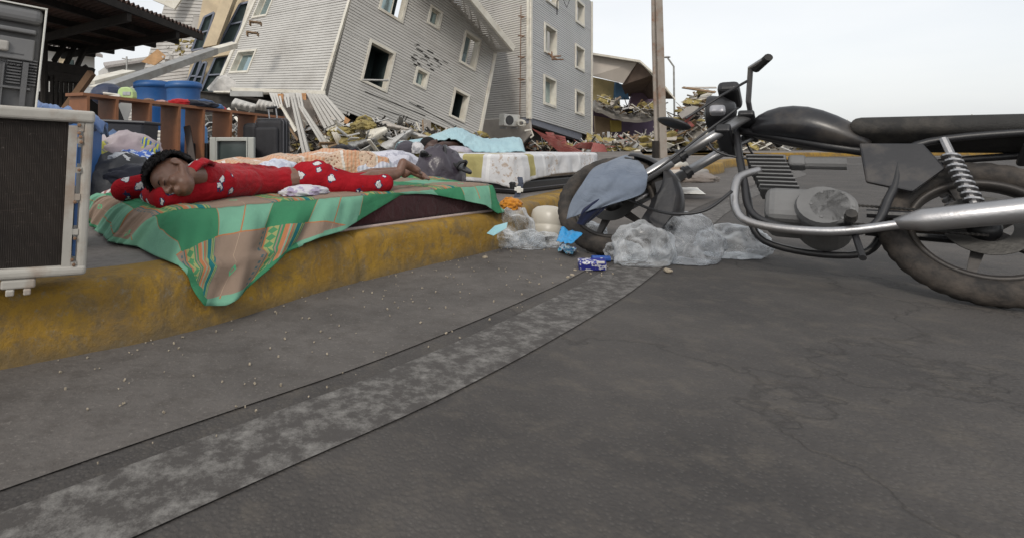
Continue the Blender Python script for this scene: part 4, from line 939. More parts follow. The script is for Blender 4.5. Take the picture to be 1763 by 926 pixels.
base = t.mix(t.math('MULTIPLY', t.noise(t.coord(), 9, 4), .35), base, t.mix(.5, base, (.05, .05, .04)))
t.col(base); t.p.inputs['Roughness'].default_value = .9; t.p.inputs['Specular IOR Level'].default_value = .15
t.bump(t.math('ADD', t.noise(t.coord(), 10, 4, .5, 1.2), t.math('MULTIPLY', t.noise(t.coord(), 320, 2), .12)), .55, .012); M_plaid = t.m

ZT = .380
def edge_pt(q):     # q: 0..1 left end (far to near), 1..2 near side, 2..3 right end
    if q <= 1: return (0.0, MW * (1 - q))
    if q <= 2: return (ML * (q - 1), 0.0)
    return (ML, MW * (q - 2))
hemp = [(0.0, G(146, 372, .22)), (.35, G(155, 386, .22)), (.7, G(186, 414, .222)), (.9, G(206, 420, .222)), (.97, G(236, 424, .222)), (1.0, G(268, 441, .222)), (1.03, G(304, 455, .222)), (1.055, P(318, 474, 1.79)), (1.085, P(337, 506, 1.765)), (1.12, P(352, 526, 1.775)), (1.17, P(384, 526, 1.84)), (1.22, P(420, 506, 1.90)), (1.27, P(458, 468, 1.99)), (1.325, P(500, 430, 2.115)), (1.385, P(548, 410, 2.23)), (1.44, P(590, 398, 2.36)),
        (1.51, P(640, 366, 2.62)), (1.575, P(690, 336, 2.77)), (1.62, P(716, 334, 2.83)), (1.70, P(745, 335, 2.90)), (1.78, P(775, 341, 2.97)), (1.86, P(805, 347, 3.03)), (1.94, P(838, 354, 3.10)), (2.0, P(858, 368, 3.17)), (2.12, P(868, 366, 3.25)), (2.3, P(860, 352, 3.4)), (2.6, P(846, 338, 3.5)), (3.0, P(780, 322, 3.85))]
def hem_at(q):
    for (a, pa), (b, pb) in zip(hemp, hemp[1:]):
        if a <= q <= b:
            f_ = (q - a) / (b - a); return pa.lerp(pb, f_)
    return hemp[-1][1]
def top_z(u, v):
    e = min(u, v, ML - u, MW - v)
    return ZT + .006 * noise.noise(Vector((u * 7, v * 5, 0))) + .004 * noise.noise(Vector((u * 20 + v * 8, v * 16, 5))) - max(0, .02 - e) * .5
q = MB(); hemv = []
nu, nv = 130, 56
for i in range(nu + 1):
    for j in range(nv + 1):
        u, v_ = ML * i / nu, MW * j / nv; q.uv[len(q.v)] = (u, -v_); q.v.append(mp(u, v_, top_z(u, v_))); hemv.append(0)
for i in range(nu):
    for j in range(nv): a = i * (nv + 1) + j; q.f.append([a, a + nv + 1, a + nv + 2, a + 1]); q.mi.append(0)
nq, nd = 420, 26; base_i = len(q.v)
for i in range(nq + 1):
    qq = 3 * i / nq; u, v_ = edge_pt(qq); E_ = mp(u, v_, top_z(u, v_)); H = hem_at(qq)
    # outward direction on the flat cloth, turning round the corners
    if qq < .85: ov = Vector((-1, 0))
    elif qq < 1.15: a = (qq - .85) / .3 * math.pi / 2; ov = Vector((-math.cos(a), -math.sin(a)))
    elif qq < 1.95: ov = Vector((0, -1))
    elif qq < 2.1: a = (qq - 1.95) / .15 * math.pi / 2; ov = Vector((math.sin(a), -math.cos(a)))
    else: ov = Vector((1, 0))
    L = (H - E_).length; ow = (EU * ov.x + EV * ov.y)
    for j in range(nd + 1):
        f_ = j / nd; p = E_.lerp(H, f_)
        bow = math.sin(math.pi * min(1, f_)) * L
        p += Vector((0, 0, 1)) * bow * (.16 if L > .16 else .05) * (1 - f_) + ow * bow * .06
        fold = noise.noise(Vector((qq * 16, f_ * .9, 2))) * .030 + noise.noise(Vector((qq * 42, f_ * 1.4, 7))) * .010
        dif = abs(qq - 1.17)
        fold += .035 * math.exp(-((qq - 1.16 - f_ * .02) / .028) ** 2) - .012 * math.exp(-((qq - 1.25) / .03) ** 2) + .02 * math.exp(-((qq - .8) / .03) ** 2)
        amp = min(1, f_ * 2.2) * min(1, L / .3)
        p += (ow + Vector((0, 0, .25))).normalized() * fold * amp
        if p.z < .221 + .003 * (noise.noise(p * 30) + 1) and (p - P(400, 470, 2.0)).length > 3: pass
        # stay above the pavement behind the kerb line
        k = near_k(Vector((p.x, p.y))); t_ = (KL[min(k + 1, len(KL) - 1)] - KL[max(k - 1, 0)]).normalized(); side = (Vector((p.x, p.y)) - KL[k]).dot(Vector((t_.y, -t_.x)))
        if 1.035 < qq < 1.43 and p.z < .212:
            if side < .024: p += Vector((t_.y, -t_.x, 0)) * (.024 - side)
        elif side < .012: p.z = max(p.z, .2205)
        elif side < .045 and p.z < .20: p += Vector((t_.y, -t_.x, 0)) * (.045 - side)
        q.uv[len(q.v)] = (u + ov.x * L * f_ * 1.05, -v_ * 1.0 - ov.y * L * f_ * 1.05 if False else -(v_ + ov.y * L * f_ * 1.05)); q.v.append(p); hemv.append(1 if (1 - f_) * L < .034 else 0)
for i in range(nq):
    for j in range(nd): a = base_i + i * (nd + 1) + j; q.f.append([a, a + 1, a + nd + 2, a + nd + 1]); q.mi.append(0)
so_ = q.build('bed_sheet', M_plaid, smooth=True, tag=('green, mint and tan plaid sheet spread under the boy and falling over the kerb', 'bed sheet'))
if len(so_.data.vertices) == len(hemv):
    a_ = so_.data.attributes.new('hem', 'FLOAT', 'POINT'); a_.data.foreach_set('value', [float(x) for x in hemv])
mods(so_, solid=.003)

# ---- sleeping boy in red pyjamas, lying face down
M_skin = NT('brown_skin'); v = M_skin.coord(); M_skin.col(M_skin.mix(M_skin.ramp(M_skin.noise(v, 22, 4), [(.3, 0.), (.7, 1.)]), (.125, .062, .040), (.19, .10, .068)))
M_skin.p.inputs['Roughness'].default_value = .48; M_skin.p.inputs['Subsurface Weight'].default_value = .12; M_skin.p.inputs['Subsurface Radius'].default_value = (.02, .008, .004); M_skin.bump(M_skin.noise(v, 220, 3), .12, .003); M_skin = M_skin.m
t = NT('red_fleece'); v = t.coord(); n = t.noise(v, 7, 4)
t.col(t.mix(t.ramp(n, [(.3, 0.), (.7, 1.)]), (.24, .007, .012), (.36, .014, .022)))
t.p.inputs['Roughness'].default_value = .95; t.p.inputs['Sheen Weight'].default_value = .1; t.p.inputs['Specular IOR Level'].default_value = .1
t.bump(t.math('ADD', t.noise(v, 17, 4, .55, 1.0), t.math('MULTIPLY', t.noise(v, 300, 2), .18)), .85, .016); M_fleece = t.m
t = NT('red_fleece_with_white_bear_prints'); v = t.coord(); n = t.noise(v, 7, 4)
vo = t.n('TexVoronoi'); vo.inputs['Scale'].default_value = 14.5; vo.inputs['Randomness'].default_value = .85
va_ = t.n('VectorMath', operation='ADD'); t.l(v, va_.inputs[0]); va_.inputs[1].default_value = (.045, .03, .02); t.l(va_.outputs[0], vo.inputs['Vector'])
dd_ = t.math('ADD', vo.outputs['Distance'], t.math('MULTIPLY', t.math('SUBTRACT', t.noise(v, 40, 2), .5), .62))
b = t.mix(t.ramp(n, [(.3, 0.), (.7, 1.)]), (.24, .007, .012), (.36, .014, .022))
b = t.mix(t.math('LESS_THAN', dd_, .325), b, (.03, .035, .09)); b = t.mix(t.math('LESS_THAN', dd_, .262), b, (.56, .56, .55))
b = t.mix(t.math('MULTIPLY', t.math('LESS_THAN', dd_, .20), t.math('GREATER_THAN', t.noise(v, 85, 2), .62)), b, (.03, .03, .05))
t.col(b); t.p.inputs['Roughness'].default_value = .95; t.p.inputs['Specular IOR Level'].default_value = .1
t.bump(t.math('ADD', t.noise(v, 17, 4, .55, 1.0), t.math('MULTIPLY', t.noise(v, 300, 2), .18)), .8, .014); M_print = t.m
BY = thing('person', P(480, 330, 2.65), 'sleeping boy in red printed pyjamas lying face down on the green sheet', 'person')
hd = P(302, 306, 2.17); Uh = Vector((-.92, .22, .16)).normalized(); Fh = Vector((-.36, -.80, -.46)); Fh = (Fh - Uh * Fh.dot(Uh)).normalized(); Lh = Uh.cross(Fh).normalized()
if Lh.z < 0: Lh = -Lh
MH = Matrix((Lh, Fh, Uh)).transposed()
def hp(x, y, z): return hd + MH @ Vector((x, y, z))
neckb = P(362, 306, 2.32)
body = MB()
body.ell(hp(0, -.006, .022), (.068, .086, .082), MH, 28, 20)           # skull
body.ell(hp(0, .030, -.040), (.050, .048, .058), MH, 20, 14)           # face
body.ell(hp(0, .036, -.058), (.047, .040, .042), MH); body.ell(hp(0, .052, -.076), (.024, .022, .020), MH)
for sx in (-1, 1): body.cap(hp(sx * .056, -.004, -.036), hp(sx * .022, .040, -.074), .015, .019)                    # chin
body.ell(hp(0, .058, .022), (.046, .022, .020), MH)                     # brow
for sx in (-1, 1):
    body.ell(hp(sx * .030, .056, -.034), (.021, .022, .022), MH)        # cheeks
    body.ell(hp(sx * .023, .069, .000), (.0135, .009, .009), MH)        # closed lids
    body.ell(hp(sx * .071, -.008, -.008), (.008, .018, .027), MH @ Matrix.Rotation(R(-10 * sx), 3, 'Z'))
    body.ell(hp(sx * .076, -.010, .000), (.006, .016, .018), MH)
body.cap(hp(0, .078, .004), hp(0, .094, -.024), .0065, .0105)           # nose bridge, tip
for sx in (-1, 1): body.ell(hp(sx * .010, .084, -.029), (.008, .009, .007), MH)
body.ell(hp(0, .082, -.050), (.019, .008, .0055), MH); body.ell(hp(0, .080, -.061), (.017, .009, .0065), MH)
body.cap(hp(0, -.03, -.045), neckb, .040, .046)
Z_ = Vector((0, 0, 1))
sh, wa, pe = P(398, 309, 2.52), P(475, 314, 2.70), P(527, 306, 2.74)
for dv in (-.055, .055):
    dd = Vector((-.1, 1, 0)).normalized() * dv
    body.cap(sh + dd, wa + dd, .062, .052); body.cap(wa + dd, pe + dd, .052, .066)
armN = [P(382, 317, 2.36), P(285, 341, 2.13), P(256, 337, 2.30)]; armF = [P(365, 302, 2.52), P(212, 327, 2.38), P(262, 332, 2.42)]
for A3 in (armN, armF): body.cap(A3[0], A3[1], .036, .028); body.cap(A3[1], A3[2], .028, .021)
kn = [P(608, 322, 2.70), P(600, 316, 2.92)]; an = [P(683, 300, 2.84), P(690, 296, 3.02)]; 
for s_, k_, a_, sg in ((0, kn[0], an[0], 1), (1, kn[1], an[1], 1)):
    hip_ = pe + Vector((0, -.05 if s_ == 0 else .06, 0)); body.cap(hip_, k_, .066, .044)
    mid = k_.lerp(a_, .45) + Z_ * .008; body.cap(k_, mid, .046, .047); body.cap(mid, a_, .046, .027)
# feet: near ankle raised over the far one, soles up
def foot(ankle, heel, ball, toe_dir, side, seed):
    body.cap(ankle, heel, .024, .025); body.cap(heel, ball, .024, .021)
    w_ = side.normalized()
    body.cap(heel.lerp(ball, .55) + w_ * .008, ball + w_ * .016, .018, .015); body.cap(heel.lerp(ball, .6) - w_ * .006, ball - w_ * .018, .018, .014)
    for k in range(5):
        b_ = ball + w_ * (.024 - .0125 * k) + toe_dir * (.004 - .003 * abs(k - 1)); L_ = (.034, .031, .028, .024, .020)[k]
        body.cap(b_, b_ + toe_dir * L_ * .6 + Z_ * .003, .0085 if k else .011, .007 if k else .010); body.cap(b_ + toe_dir * L_ * .6 + Z_ * .003, b_ + toe_dir * L_ - Z_ * .003, .007, .0062 if k else .0095)
foot(P(688, 297, 2.85), P(694, 281, 2.87), P(718, 294, 2.92), Vector((.55, .35, -.55)).normalized(), Vector((.2, 1, .1)), 1)
foot(P(697, 300, 3.03), P(706, 293, 3.06), P(728, 304, 3.02), Vector((.80, -.15, -.42)).normalized(), Vector((.2, 1, .1)), 2)
for A3, dr_ in ((armN, Vector((-.5, .8, -.1))), (armF, Vector((.5, .85, -.05)))):   # hands tucked under the cheek
    w = A3[2]; d_ = dr_.normalized(); s_ = d_.cross(Z_).normalized()
    body.cap(w, w + d_ * .035, .020, .022); body.cap(w + d_ * .03 + s_ * .012, w + d_ * .05 + s_ * .014, .013, .010); body.cap(w + d_ * .03 - s_ * .012, w + d_ * .05 - s_ * .014, .013, .010)
    for k in range(4):
        b_ = w + d_ * .052 + s_ * (.021 - .014 * k); L_ = (.036, .042, .038, .030)[k]
        body.cap(b_, b_ + d_ * L_ * .55, .0068, .006); body.cap(b_ + d_ * L_ * .55, b_ + d_ * L_ * .9 - Z_ * .008, .006, .005)
    body.cap(w + d_ * .012 + s_ * .018, w + d_ * .035 + s_ * .038, .009, .007)
mods(body.build('body', M_skin, BY, smooth=True), voxel=.0042, smooth=2)
# hair: short curly cap over the crown and back of the head
M_hair = NT('black_hair'); v = M_hair.coord(); M_hair.col((.012, .010, .010)); M_hair.p.inputs['Roughness'].default_value = .75; M_hair.p.inputs['Specular IOR Level'].default_value = .25; M_hair.bump(M_hair.noise(v, 130, 5, .7), 1, .012); M_hair = M_hair.m
hair = MB(); bm = bmesh.new(); bmesh.ops.create_icosphere(bm, subdivisions=5, radius=1); vs = []; 
for v in bm.verts:
    p = v.co.normalized(); n_ = noise.noise(p * 7) * .045 + noise.noise(p * 17) * .05 + noise.noise(p * 34) * .03
    s_ = 1 + n_; vs.append(hp(p.x * .085 * s_, -.016 + p.y * .100 * s_, .034 + p.z * .104 * s_))
bm.verts.index_update(); keep = []
for f in bm.faces:
    c_ = sum((v.co for v in f.verts), Vector()) / 3
    # hairline: off the face, ears and neck
    if c_.y > .30 and c_.z < .42 + .5 * (c_.y - .5) - .2 * abs(c_.x) + .08 * noise.noise(c_ * 9): continue
    if abs(c_.x) > .45 and c_.z < -.02 and c_.y > -.35: continue
    if c_.z < -.62: continue
    keep.append([v.index for v in f.verts])
hair.add(vs, keep); bm.free(); mods(hair.build('hair', M_hair, BY, smooth=True), solid=.008)
tuft = MB(); rnd = random.Random(3)
for _ in range(1500):
    th = rnd.uniform(0, 2 * math.pi); z = rnd.uniform(-.5, 1); r_ = math.sqrt(max(0, 1 - z * z)); p = Vector((r_ * math.cos(th), r_ * math.sin(th), z))
    if p.y > .30 and p.z < .42 + .5 * (p.y - .5) - .2 * abs(p.x): continue
    if abs(p.x) > .45 and p.z < -.02 and p.y > -.35: continue
    a = hp(p.x * .085, -.016 + p.y * .100, .034 + p.z * .104); n_ = (MH @ p).normalized(); d_ = (n_ + Vector((rnd.uniform(-1, 1), rnd.uniform(-1, 1), rnd.uniform(-1, 1))) * .8).normalized()
    tuft.tube([a, a + d_ * .010, a + (d_ + Vector((rnd.uniform(-1, 1), rnd.uniform(-1, 1), rnd.uniform(-1, 1))) * .7).normalized() * .012], [.0022, .0016, .0008], 3, False)
tuft.build('curls', M_hair, BY)
q = MB()
for sx in (-1, 1):
    pts = [hp(sx * x, .0745 + y, z) for x, y, z in ((.011, .004, -.004), (.018, .007, -.0065), (.026, .005, -.0065), (.034, -.003, -.003))]; q.tube(pts, [.0012, .0018, .0018, .001], 5)
    pts = [hp(sx * x, y, z) for x, y, z in ((.010, .079, .018), (.020, .079, .023), (.032, .070, .021))]; q.tube(pts, [.0022, .003, .0016], 5)
q.build('lashes_and_brows', M_hair, BY)
# pyjama top with long sleeves
def kfold(mb, seed, amp=.012, fr=12):
    return mb
top_ = MB(); out = Vector((-.1, 1, 0)).normalized()
for dv in (-.062, .0, .062):
    dd = out * dv; k = 1.0 if dv else 1.06
    top_.cap(sh + dd + Vector((-.03, 0, 0)), wa + dd, .073 * k, .064); top_.cap(wa + dd, P(492, 310, 2.72) + dd, .062, .066)
top_.cap(P(352, 304, 2.28), sh, .058, .070); top_.cap(P(356, 300, 2.38), sh + Vector((0, .05, 0)), .052, .07)
for A3, o_ in ((armN, 0), (armF, 0)):
    top_.cap(A3[0], A3[0].lerp(wa, .45), .062, .066)
    sl = MB(); sl.cap(A3[0], A3[1], .065, .052); sl.cap(A3[1], A3[2], .048, .036)
    for k in range(5): c_ = A3[0].lerp(A3[1], .2 + k * .15); sl.ell(c_ + Vector((0, 0, .003)), (.013, .069 - k * .003, .068 - k * .003), Matrix.Rotation(R(20 * (-1) ** k), 3, 'Z'), 12, 8)
    mods(sl.build('sleeve', M_print, BY, smooth=True), voxel=.005, smooth=4)
for k in range(7):   # bunched folds across the back
    c_ = sh.lerp(wa, .15 + k * .14); top_.ell(c_ + Z_ * .012, (.016, .118, .068 + .003 * (k % 2)), Matrix.Rotation(R(14 * (-1) ** k), 3, 'Z'), 16, 10)
tp = top_.build('pyjama_top', M_fleece, BY, smooth=True); mods(tp, voxel=.006, smooth=5)
dsp = tp.modifiers.new('folds', 'DISPLACE'); tx = bpy.data.textures.new('folds', 'CLOUDS'); tx.noise_scale = .10; tx.noise_depth = 2; dsp.texture = tx; dsp.strength = .012; dsp.mid_level = .5; dsp.texture_coords = 'LOCAL'
# hood / collar standing up at the nape with a grey printed lining
q = MB(); nq_ = 22
for i in range(nq_ + 1):
    a = math.pi * (1.02 * i / nq_) - .15
    for j in range(5):
        f_ = j / 4; c_ = P(340, 302, 2.235); d1 = Vector((.35, .1, .5)).normalized(); s1 = Vector((-.25, -.95, .1)).normalized(); ax = Vector((-.94, .05, .1)).normalized()
        r_ = .066 + .012 * f_ + .003 * math.sin(i * 2.1); q.v.append(c_ + (d1 * math.sin(a) + s1 * math.cos(a)) * r_ + ax * (f_ * .042 - .02) + Vector((0, 0, .002 * math.sin(i * 1.3))))
for i in range(nq_):
    for j in range(4): a = i * 5 + j; q.f.append([a, a + 1, a + 6, a + 5]); q.mi.append(0)
mods(q.build('collar', M_fleece, BY, smooth=True), solid=.012)
q = MB()
for i in range(nq_ + 1):
    a = math.pi * (.95 * i / nq_) - .1
    for j in range(2):
        c_ = P(340, 302, 2.235); r_ = .070 + .006 * j; q.v.append(c_ + (d1 * math.sin(a) + s1 * math.cos(a)) * r_ + ax * (.024 + .008 * j))
for i in range(nq_): a = i * 2; q.f.append([a, a + 1, a + 3, a + 2]); q.mi.append(0)
mods(q.build('collar_lining', cloth('print_lining', (.50, .50, .50), (.03, .04, .06), 'patch', 3), BY, smooth=True), solid=.006)
# pyjama trousers
tr_ = MB(); pb = P(530, 302, 2.75)
for dv in (-.055, .055): tr_.cap(P(540, 303, 2.745) + out * dv, P(546, 303, 2.75) + out * dv, .076, .082)
tr_.ell(P(553, 297, 2.75), (.07, .08, .05))
hemN, hemF = P(662, 316, 2.75), P(655, 310, 2.93)
for k_, h_, y_ in ((kn[0], hemN, -.05), (kn[1], hemF, .06)):
    hip_ = pe + Vector((0, y_, 0)); tr_.cap(hip_, k_, .082, .062); tr_.cap(k_, h_, .060, .047)
    for k in range(6): c_ = hip_.lerp(k_, .4 + k * .1) if k < 4 else k_.lerp(h_, .3 + (k - 4) * .4); tr_.ell(c_ + Z_ * .004, (.014, .064 - k * .002, .066 - .003 * k), Matrix.Rotation(R(18 * (-1) ** k), 3, 'Z') @ Matrix.Rotation(R(15), 3, 'Y'), 14, 9)
tp = tr_.build('pyjama_trousers', M_print, BY, smooth=True); mods(tp, voxel=.006, smooth=5)
dsp = tp.modifiers.new('folds', 'DISPLACE'); dsp.texture = tx; dsp.strength = .014; dsp.mid_level = .5; dsp.texture_coords = 'LOCAL'
o = cloth_blob('white_cloth', mp(.52, .30, .383), (.11, .06, .030), cloth('c_whiteprint', (.55, .54, .57), (.35, .30, .42), 'patch', 2), 'small crumpled white cloth against the hip of the sleeping boy', 'cloth', rot=.6, seed=41)
o.location = P(524, 335, 2.52) - mp(.52, .30, .383) ; o.location.z = 0

# ---- big white air-conditioner outdoor unit, near left, standing on the kerb
AC = thing('outdoor_unit', (-.9, 1.55, .213), 'rusty white framed outdoor air conditioner unit with a dark coil, near left', 'air conditioner')
Ca, Cb = P(148, 472, 1.50), P(163, 200, 1.50)          # right front edge, leaning a little
upv = (Cb - Ca); Hh = upv.length; upv.normalize(); rt = Vector((.87, .50, .02)).normalized(); rt = (rt - upv * rt.dot(upv)).normalized(); bkv = upv.cross(rt) * -1
if bkv.y < 0: bkv = -bkv
MA = Matrix((rt, bkv, upv)).transposed(); WA, DA = .82, .20
def ap(x, y, z): return Ca + rt * x + bkv * y + upv * z
def abox(mb, x0, x1, y0, y1, z0, z1, r=0):
    c = ap((x0 + x1) / 2, (y0 + y1) / 2, (z0 + z1) / 2); sz = (x1 - x0, y1 - y0, z1 - z0)
    return mb.rbox(c, sz, r, M=MA, seg=3) if r else mb.box(c, sz, M=MA)
M_acw = mat('aged_shaded_enamel', (.42, .40, .36), .5, .12, 5, .15, dirt=(.22, .12, .06), dirt_amt=.55, dscale=7)  # aged grey-white, base tone lowered further for the shade at this end
q = MB(); abox(q, -.062, -.040, .0, .022, .02, Hh - .03); abox(q, -.026, .0, 0, DA, .012, Hh - .012, .009)
for z0, z1 in ((.02, .035), (.11, .125), (.205, .222), (.28, .295), (.36, .378), (Hh - .045, Hh - .012)): abox(q, -.041, -.025, .001, .021, z0, z1)
label_child(q.build('corner_post', M_acw, AC), 'slotted white corner post with rust round the slots')
q = MB(); abox(q, -WA, .002, -.006, DA, Hh - .022, Hh + .012, .009); q.build('top_cover', M_acw, AC)
q = MB(); abox(q, -WA, .0, -.004, DA, -.002, .026, .01); q.build('base_tray', M_acw, AC)
q = MB(); abox(q, -WA, -WA + .03, .002, DA, .02, Hh - .02); q.build('side_panel', M_acw, AC)
t = NT('dirty_coil_fins'); v = t.coord(); wv = t.n('TexWave'); wv.inputs['Scale'].default_value = 95; wv.bands_direction = 'X'; t.l(v, wv.inputs['Vector'])
b = t.mix(t.ramp(t.noise(v, 4, 7, .7), [(.35, 0.), (.75, 1.)]), (.014, .010, .008), (.040, .030, .024))
b = t.mix(t.math('MULTIPLY', t.ramp(t.noise(t.coord('Object', (5, 5, 40)), 3, 5, .7), [(.58, 0.), (.75, 1.)]), .35), b, (.16, .12, .10))
b = t.mix(t.ramp(t.noise(v, 140, 3, .7), [(.66, 0.), (.74, .7)]), b, (.22, .19, .17))
t.col(b); t.p.inputs['Roughness'].default_value = .8; t.bump(t.math('ADD', wv.outputs['Fac'], t.noise(v, 60, 4)), .6, .004); M_coil = t.m
q = MB(); nf = 170
for k in range(nf): x = -WA + .03 + (WA - .092) * k / nf; abox(q, x, x + .0022, .012, .04, .024, Hh - .02)
abox(q, -WA + .03, -.062, .0126, .05, .024, Hh - .02); q.build('coil', M_coil, AC)
for z0, z1 in ((.05, .098), (.135, .195), (.305, .35)): q = MB(); abox(q, -.037, -.029, .008, .02, z0, z1); q.build('blue_strap', mat('blue_strap', (.03, .09, .24), .6), AC)
q = MB()
for z in (.028, .042, .10, .2, .288, .365, Hh - .06, Hh - .05, Hh - .028):
    q.lathe([(0, .004), (.004, .003), (.005, 0)], ap(-.034 + .004 * math.sin(z * 90), -.001, z), 8, MA @ Matrix.Rotation(R(90), 3, 'X'))
q.build('screws', mat('rust', (.22, .13, .08)), AC)
for x in (-.16, -.74):
    q = MB(); abox(q, x - .04, x + .04, .0, .05, -.028, -.002, .006); abox(q, x - .028, x - .008, -.004, .04, -.045, -.028, .004); abox(q, x + .012, x + .03, -.004, .04, -.045, -.028, .004); q.build('foot', M_acw, AC)
# grey back of an appliance standing on the unit
GA = thing('appliance', (-.9, 1.8, .71), 'grey plastic moulded back panel of an appliance standing on the white unit', 'appliance')
Ga, Gb = P(61, 192, 1.62), P(80, 20, 1.62); up2 = (Gb - Ga); H2 = up2.length; up2.normalize(); r2 = Vector((.86, .50, -.08)); r2 = (r2 - up2 * r2.dot(up2)).normalized(); b2 = up2.cross(r2)
if b2.y < 0: b2 = -b2
M2 = Matrix((r2, b2, up2)).transposed()
def gbox(mb, x0, x1, y0, y1, z0, z1, r=0):
    c = Ga + r2 * (x0 + x1) / 2 + b2 * (y0 + y1) / 2 + up2 * (z0 + z1) / 2; sz = (x1 - x0, y1 - y0, z1 - z0)
    return mb.rbox(c, sz, r, M=M2, seg=3) if r else mb.box(c, sz, M=M2)
M_gp = mat('mid_grey_plastic', (.115, .115, .118), .5, .12, 4, .12, dirt=(.07, .065, .06), dirt_amt=.4)
q = MB(); gbox(q, -.62, -.004, .03, .25, -.0, H2 - .01, .01); q.build('back_panel', M_gp, GA)
q = MB(); gbox(q, -.62, -.006, .0, .06, H2 - .045, H2 + .004, .018); gbox(q, -.62, -.02, .005, .05, H2 - .075, H2 - .062, .004); gbox(q, -.62, -.02, .015, .05, H2 - .155, H2 - .09, .004); label_child(q.build('moulded_rim', mat('light_grey_plastic', (.17, .17, .172), .5, .1, 4, .1), GA), None)
q = MB(); gbox(q, -.62, -.085, .004, .03, H2 - .135, H2 - .105, .006); q.build('rating_plate', mat('pale_plate', (.40, .38, .35), .6, .15, 14), GA)
q = MB()
gbox(q, -.095, -.09, .012, .034, 0, H2 - .17); gbox(q, -.045, -.03, .008, .034, 0, H2 - .16); gbox(q, -.14, -.045, .015, .034, .09 + .07, .165); gbox(q, -.14, -.02, .01, .034, .06, .066)
for k in range(9): gbox(q, -.085, -.048, .018, .034, .075 + k * .009, .079 + k * .009)
for k in range(9): gbox(q, -.03, -.008, .018, .034, .075 + k * .009, .079 + k * .009)
q.build('ribs', M_gp, GA)
q = MB(); gbox(q, -.003, .003, -.004, .25, -.002, H2 + .003, .002); gbox(q, -.62, .003, -.004, .25, H2 + .004, H2 + .008); label_child(q.build('edge_strip', M_white, GA), 'thin white edge strip')
q = MB()
for k in range(16): x = -.12 + .10 * k / 16; q.lathe([(0, .002), (.0025, .0)], Ga + r2 * (-.105 + .006 * k) + b2 * .013 + up2 * (H2 - .163 + .002 * math.sin(k * 3) - .0012 * k), 5, M2 @ Matrix.Rotation(R(90), 3, 'X'))
q.build('black_scuffs', M_black, GA)
# blue towel behind the grey appliance
q = MB(); n1, n2 = 40, 16; A1, A2, A3_, A4 = P(58, 173, 2.1), P(176, 203, 2.05), P(186, 212, 2.2), P(58, 190, 2.5)
for i in range(n1 + 1):
    for j in range(n2 + 1):
        u, v_ = i / n1, j / n2; p = A1.lerp(A2, u).lerp(A4.lerp(A3_, u), v_); f_ = noise.noise(Vector((u * 9, v_ * 2, 4)))
        q.v.append(p + Vector((0, 0, .018 * f_ + .01 * noise.noise(Vector((u * 22, v_ * 6, 9))) - .05 * max(0, u - .85) * 4 + .04 * math.sin(v_ * 3.1) - .03)))
for i in range(n1):
    for j in range(n2): a = i * (n2 + 1) + j; q.f.append([a, a + 1, a + n2 + 2, a + n2 + 1]); q.mi.append(0)
mods(q.build('towel', cloth('c_towelblue', (.16, .24, .42), (.11, .17, .33)), smooth=True, tag=('light blue towel draped behind the white unit and over the bin', 'towel')), solid=.012)
q = MB(); c = P(150, 350, 1.95); q.rbox(Vector((c.x - .22, 2.15, .33)), (.16, .2, .24), .04); q.build('dark_bag', M_black, tag=('black shape squeezed between the white unit and the green sheet', 'bag'))
# printed pillow cloth by the boy's head
blobpx('pillow', 228, 0, 3.1, .24, (.20, .10, .10), cloth('c_checkpil', (.50, .47, .45), (.28, .12, .12), 'stripe', 1.2), 'white cloth with red checks behind the head of the boy', 'cloth', seed=43, amp=.15)

# ---- bedding pile behind the boy
BM = thing('mattress', (0, 4.2, .212), 'pale mattress behind the boy, mostly hidden by the orange blanket', 'mattress')
E1 = Vector((.955, .295, 0)).normalized(); F1 = Vector((-.295, .955, 0)); O1 = Vector((-.98, 3.55, 0)); Mq = Matrix((E1, F1, Vector((0, 0, 1)))).transposed()
q = MB(); q.rbox(O1 + E1 * .66 + F1 * .42 + Vector((0, 0, .345)), (1.28, .84, .265), .05, M=Mq, seg=4); q.build('cover', cloth('c_palemat', (.42, .37, .33), (.34, .28, .24)), BM, smooth=True)
t = NT('orange_crochet'); v = t.coord()
sp2 = t.n('SeparateXYZ'); t.l(v, sp2.inputs[0])
w_ = t.math('FRACT', t.math('MULTIPLY', t.math('ADD', t.math('ADD', sp2.outputs['X'], t.math('MULTIPLY', sp2.outputs['Y'], .5)), t.math('MULTIPLY', t.noise(v, 4, 3), .12)), 3.4))
vo = t.n('TexVoronoi'); vo.inputs['Scale'].default_value = 42; t.l(v, vo.inputs['Vector'])
dots = t.math('LESS_THAN', vo.outputs['Distance'], .30); rib = t.math('GREATER_THAN', t.math('FRACT', t.math('MULTIPLY', sp2.outputs['X'], 36)), .55)
b = t.mix(t.math('LESS_THAN', w_, .45), t.mix(t.math('MULTIPLY', rib, .6), (.56, .36, .24), (.52, .22, .11)), t.mix(t.math('MULTIPLY', dots, .8), (.54, .40, .30), (.22, .09, .05)))
b = t.mix(t.math('MULTIPLY', t.math('GREATER_THAN', w_, .45), t.math('LESS_THAN', w_, .52)), b, (.60, .55, .50))
t.col(b); t.p.inputs['Roughness'].default_value = .95; t.bump(t.math('ADD', vo.outputs['Distance'], t.noise(v, 12, 4)), .6, .012); M_oran = t.m
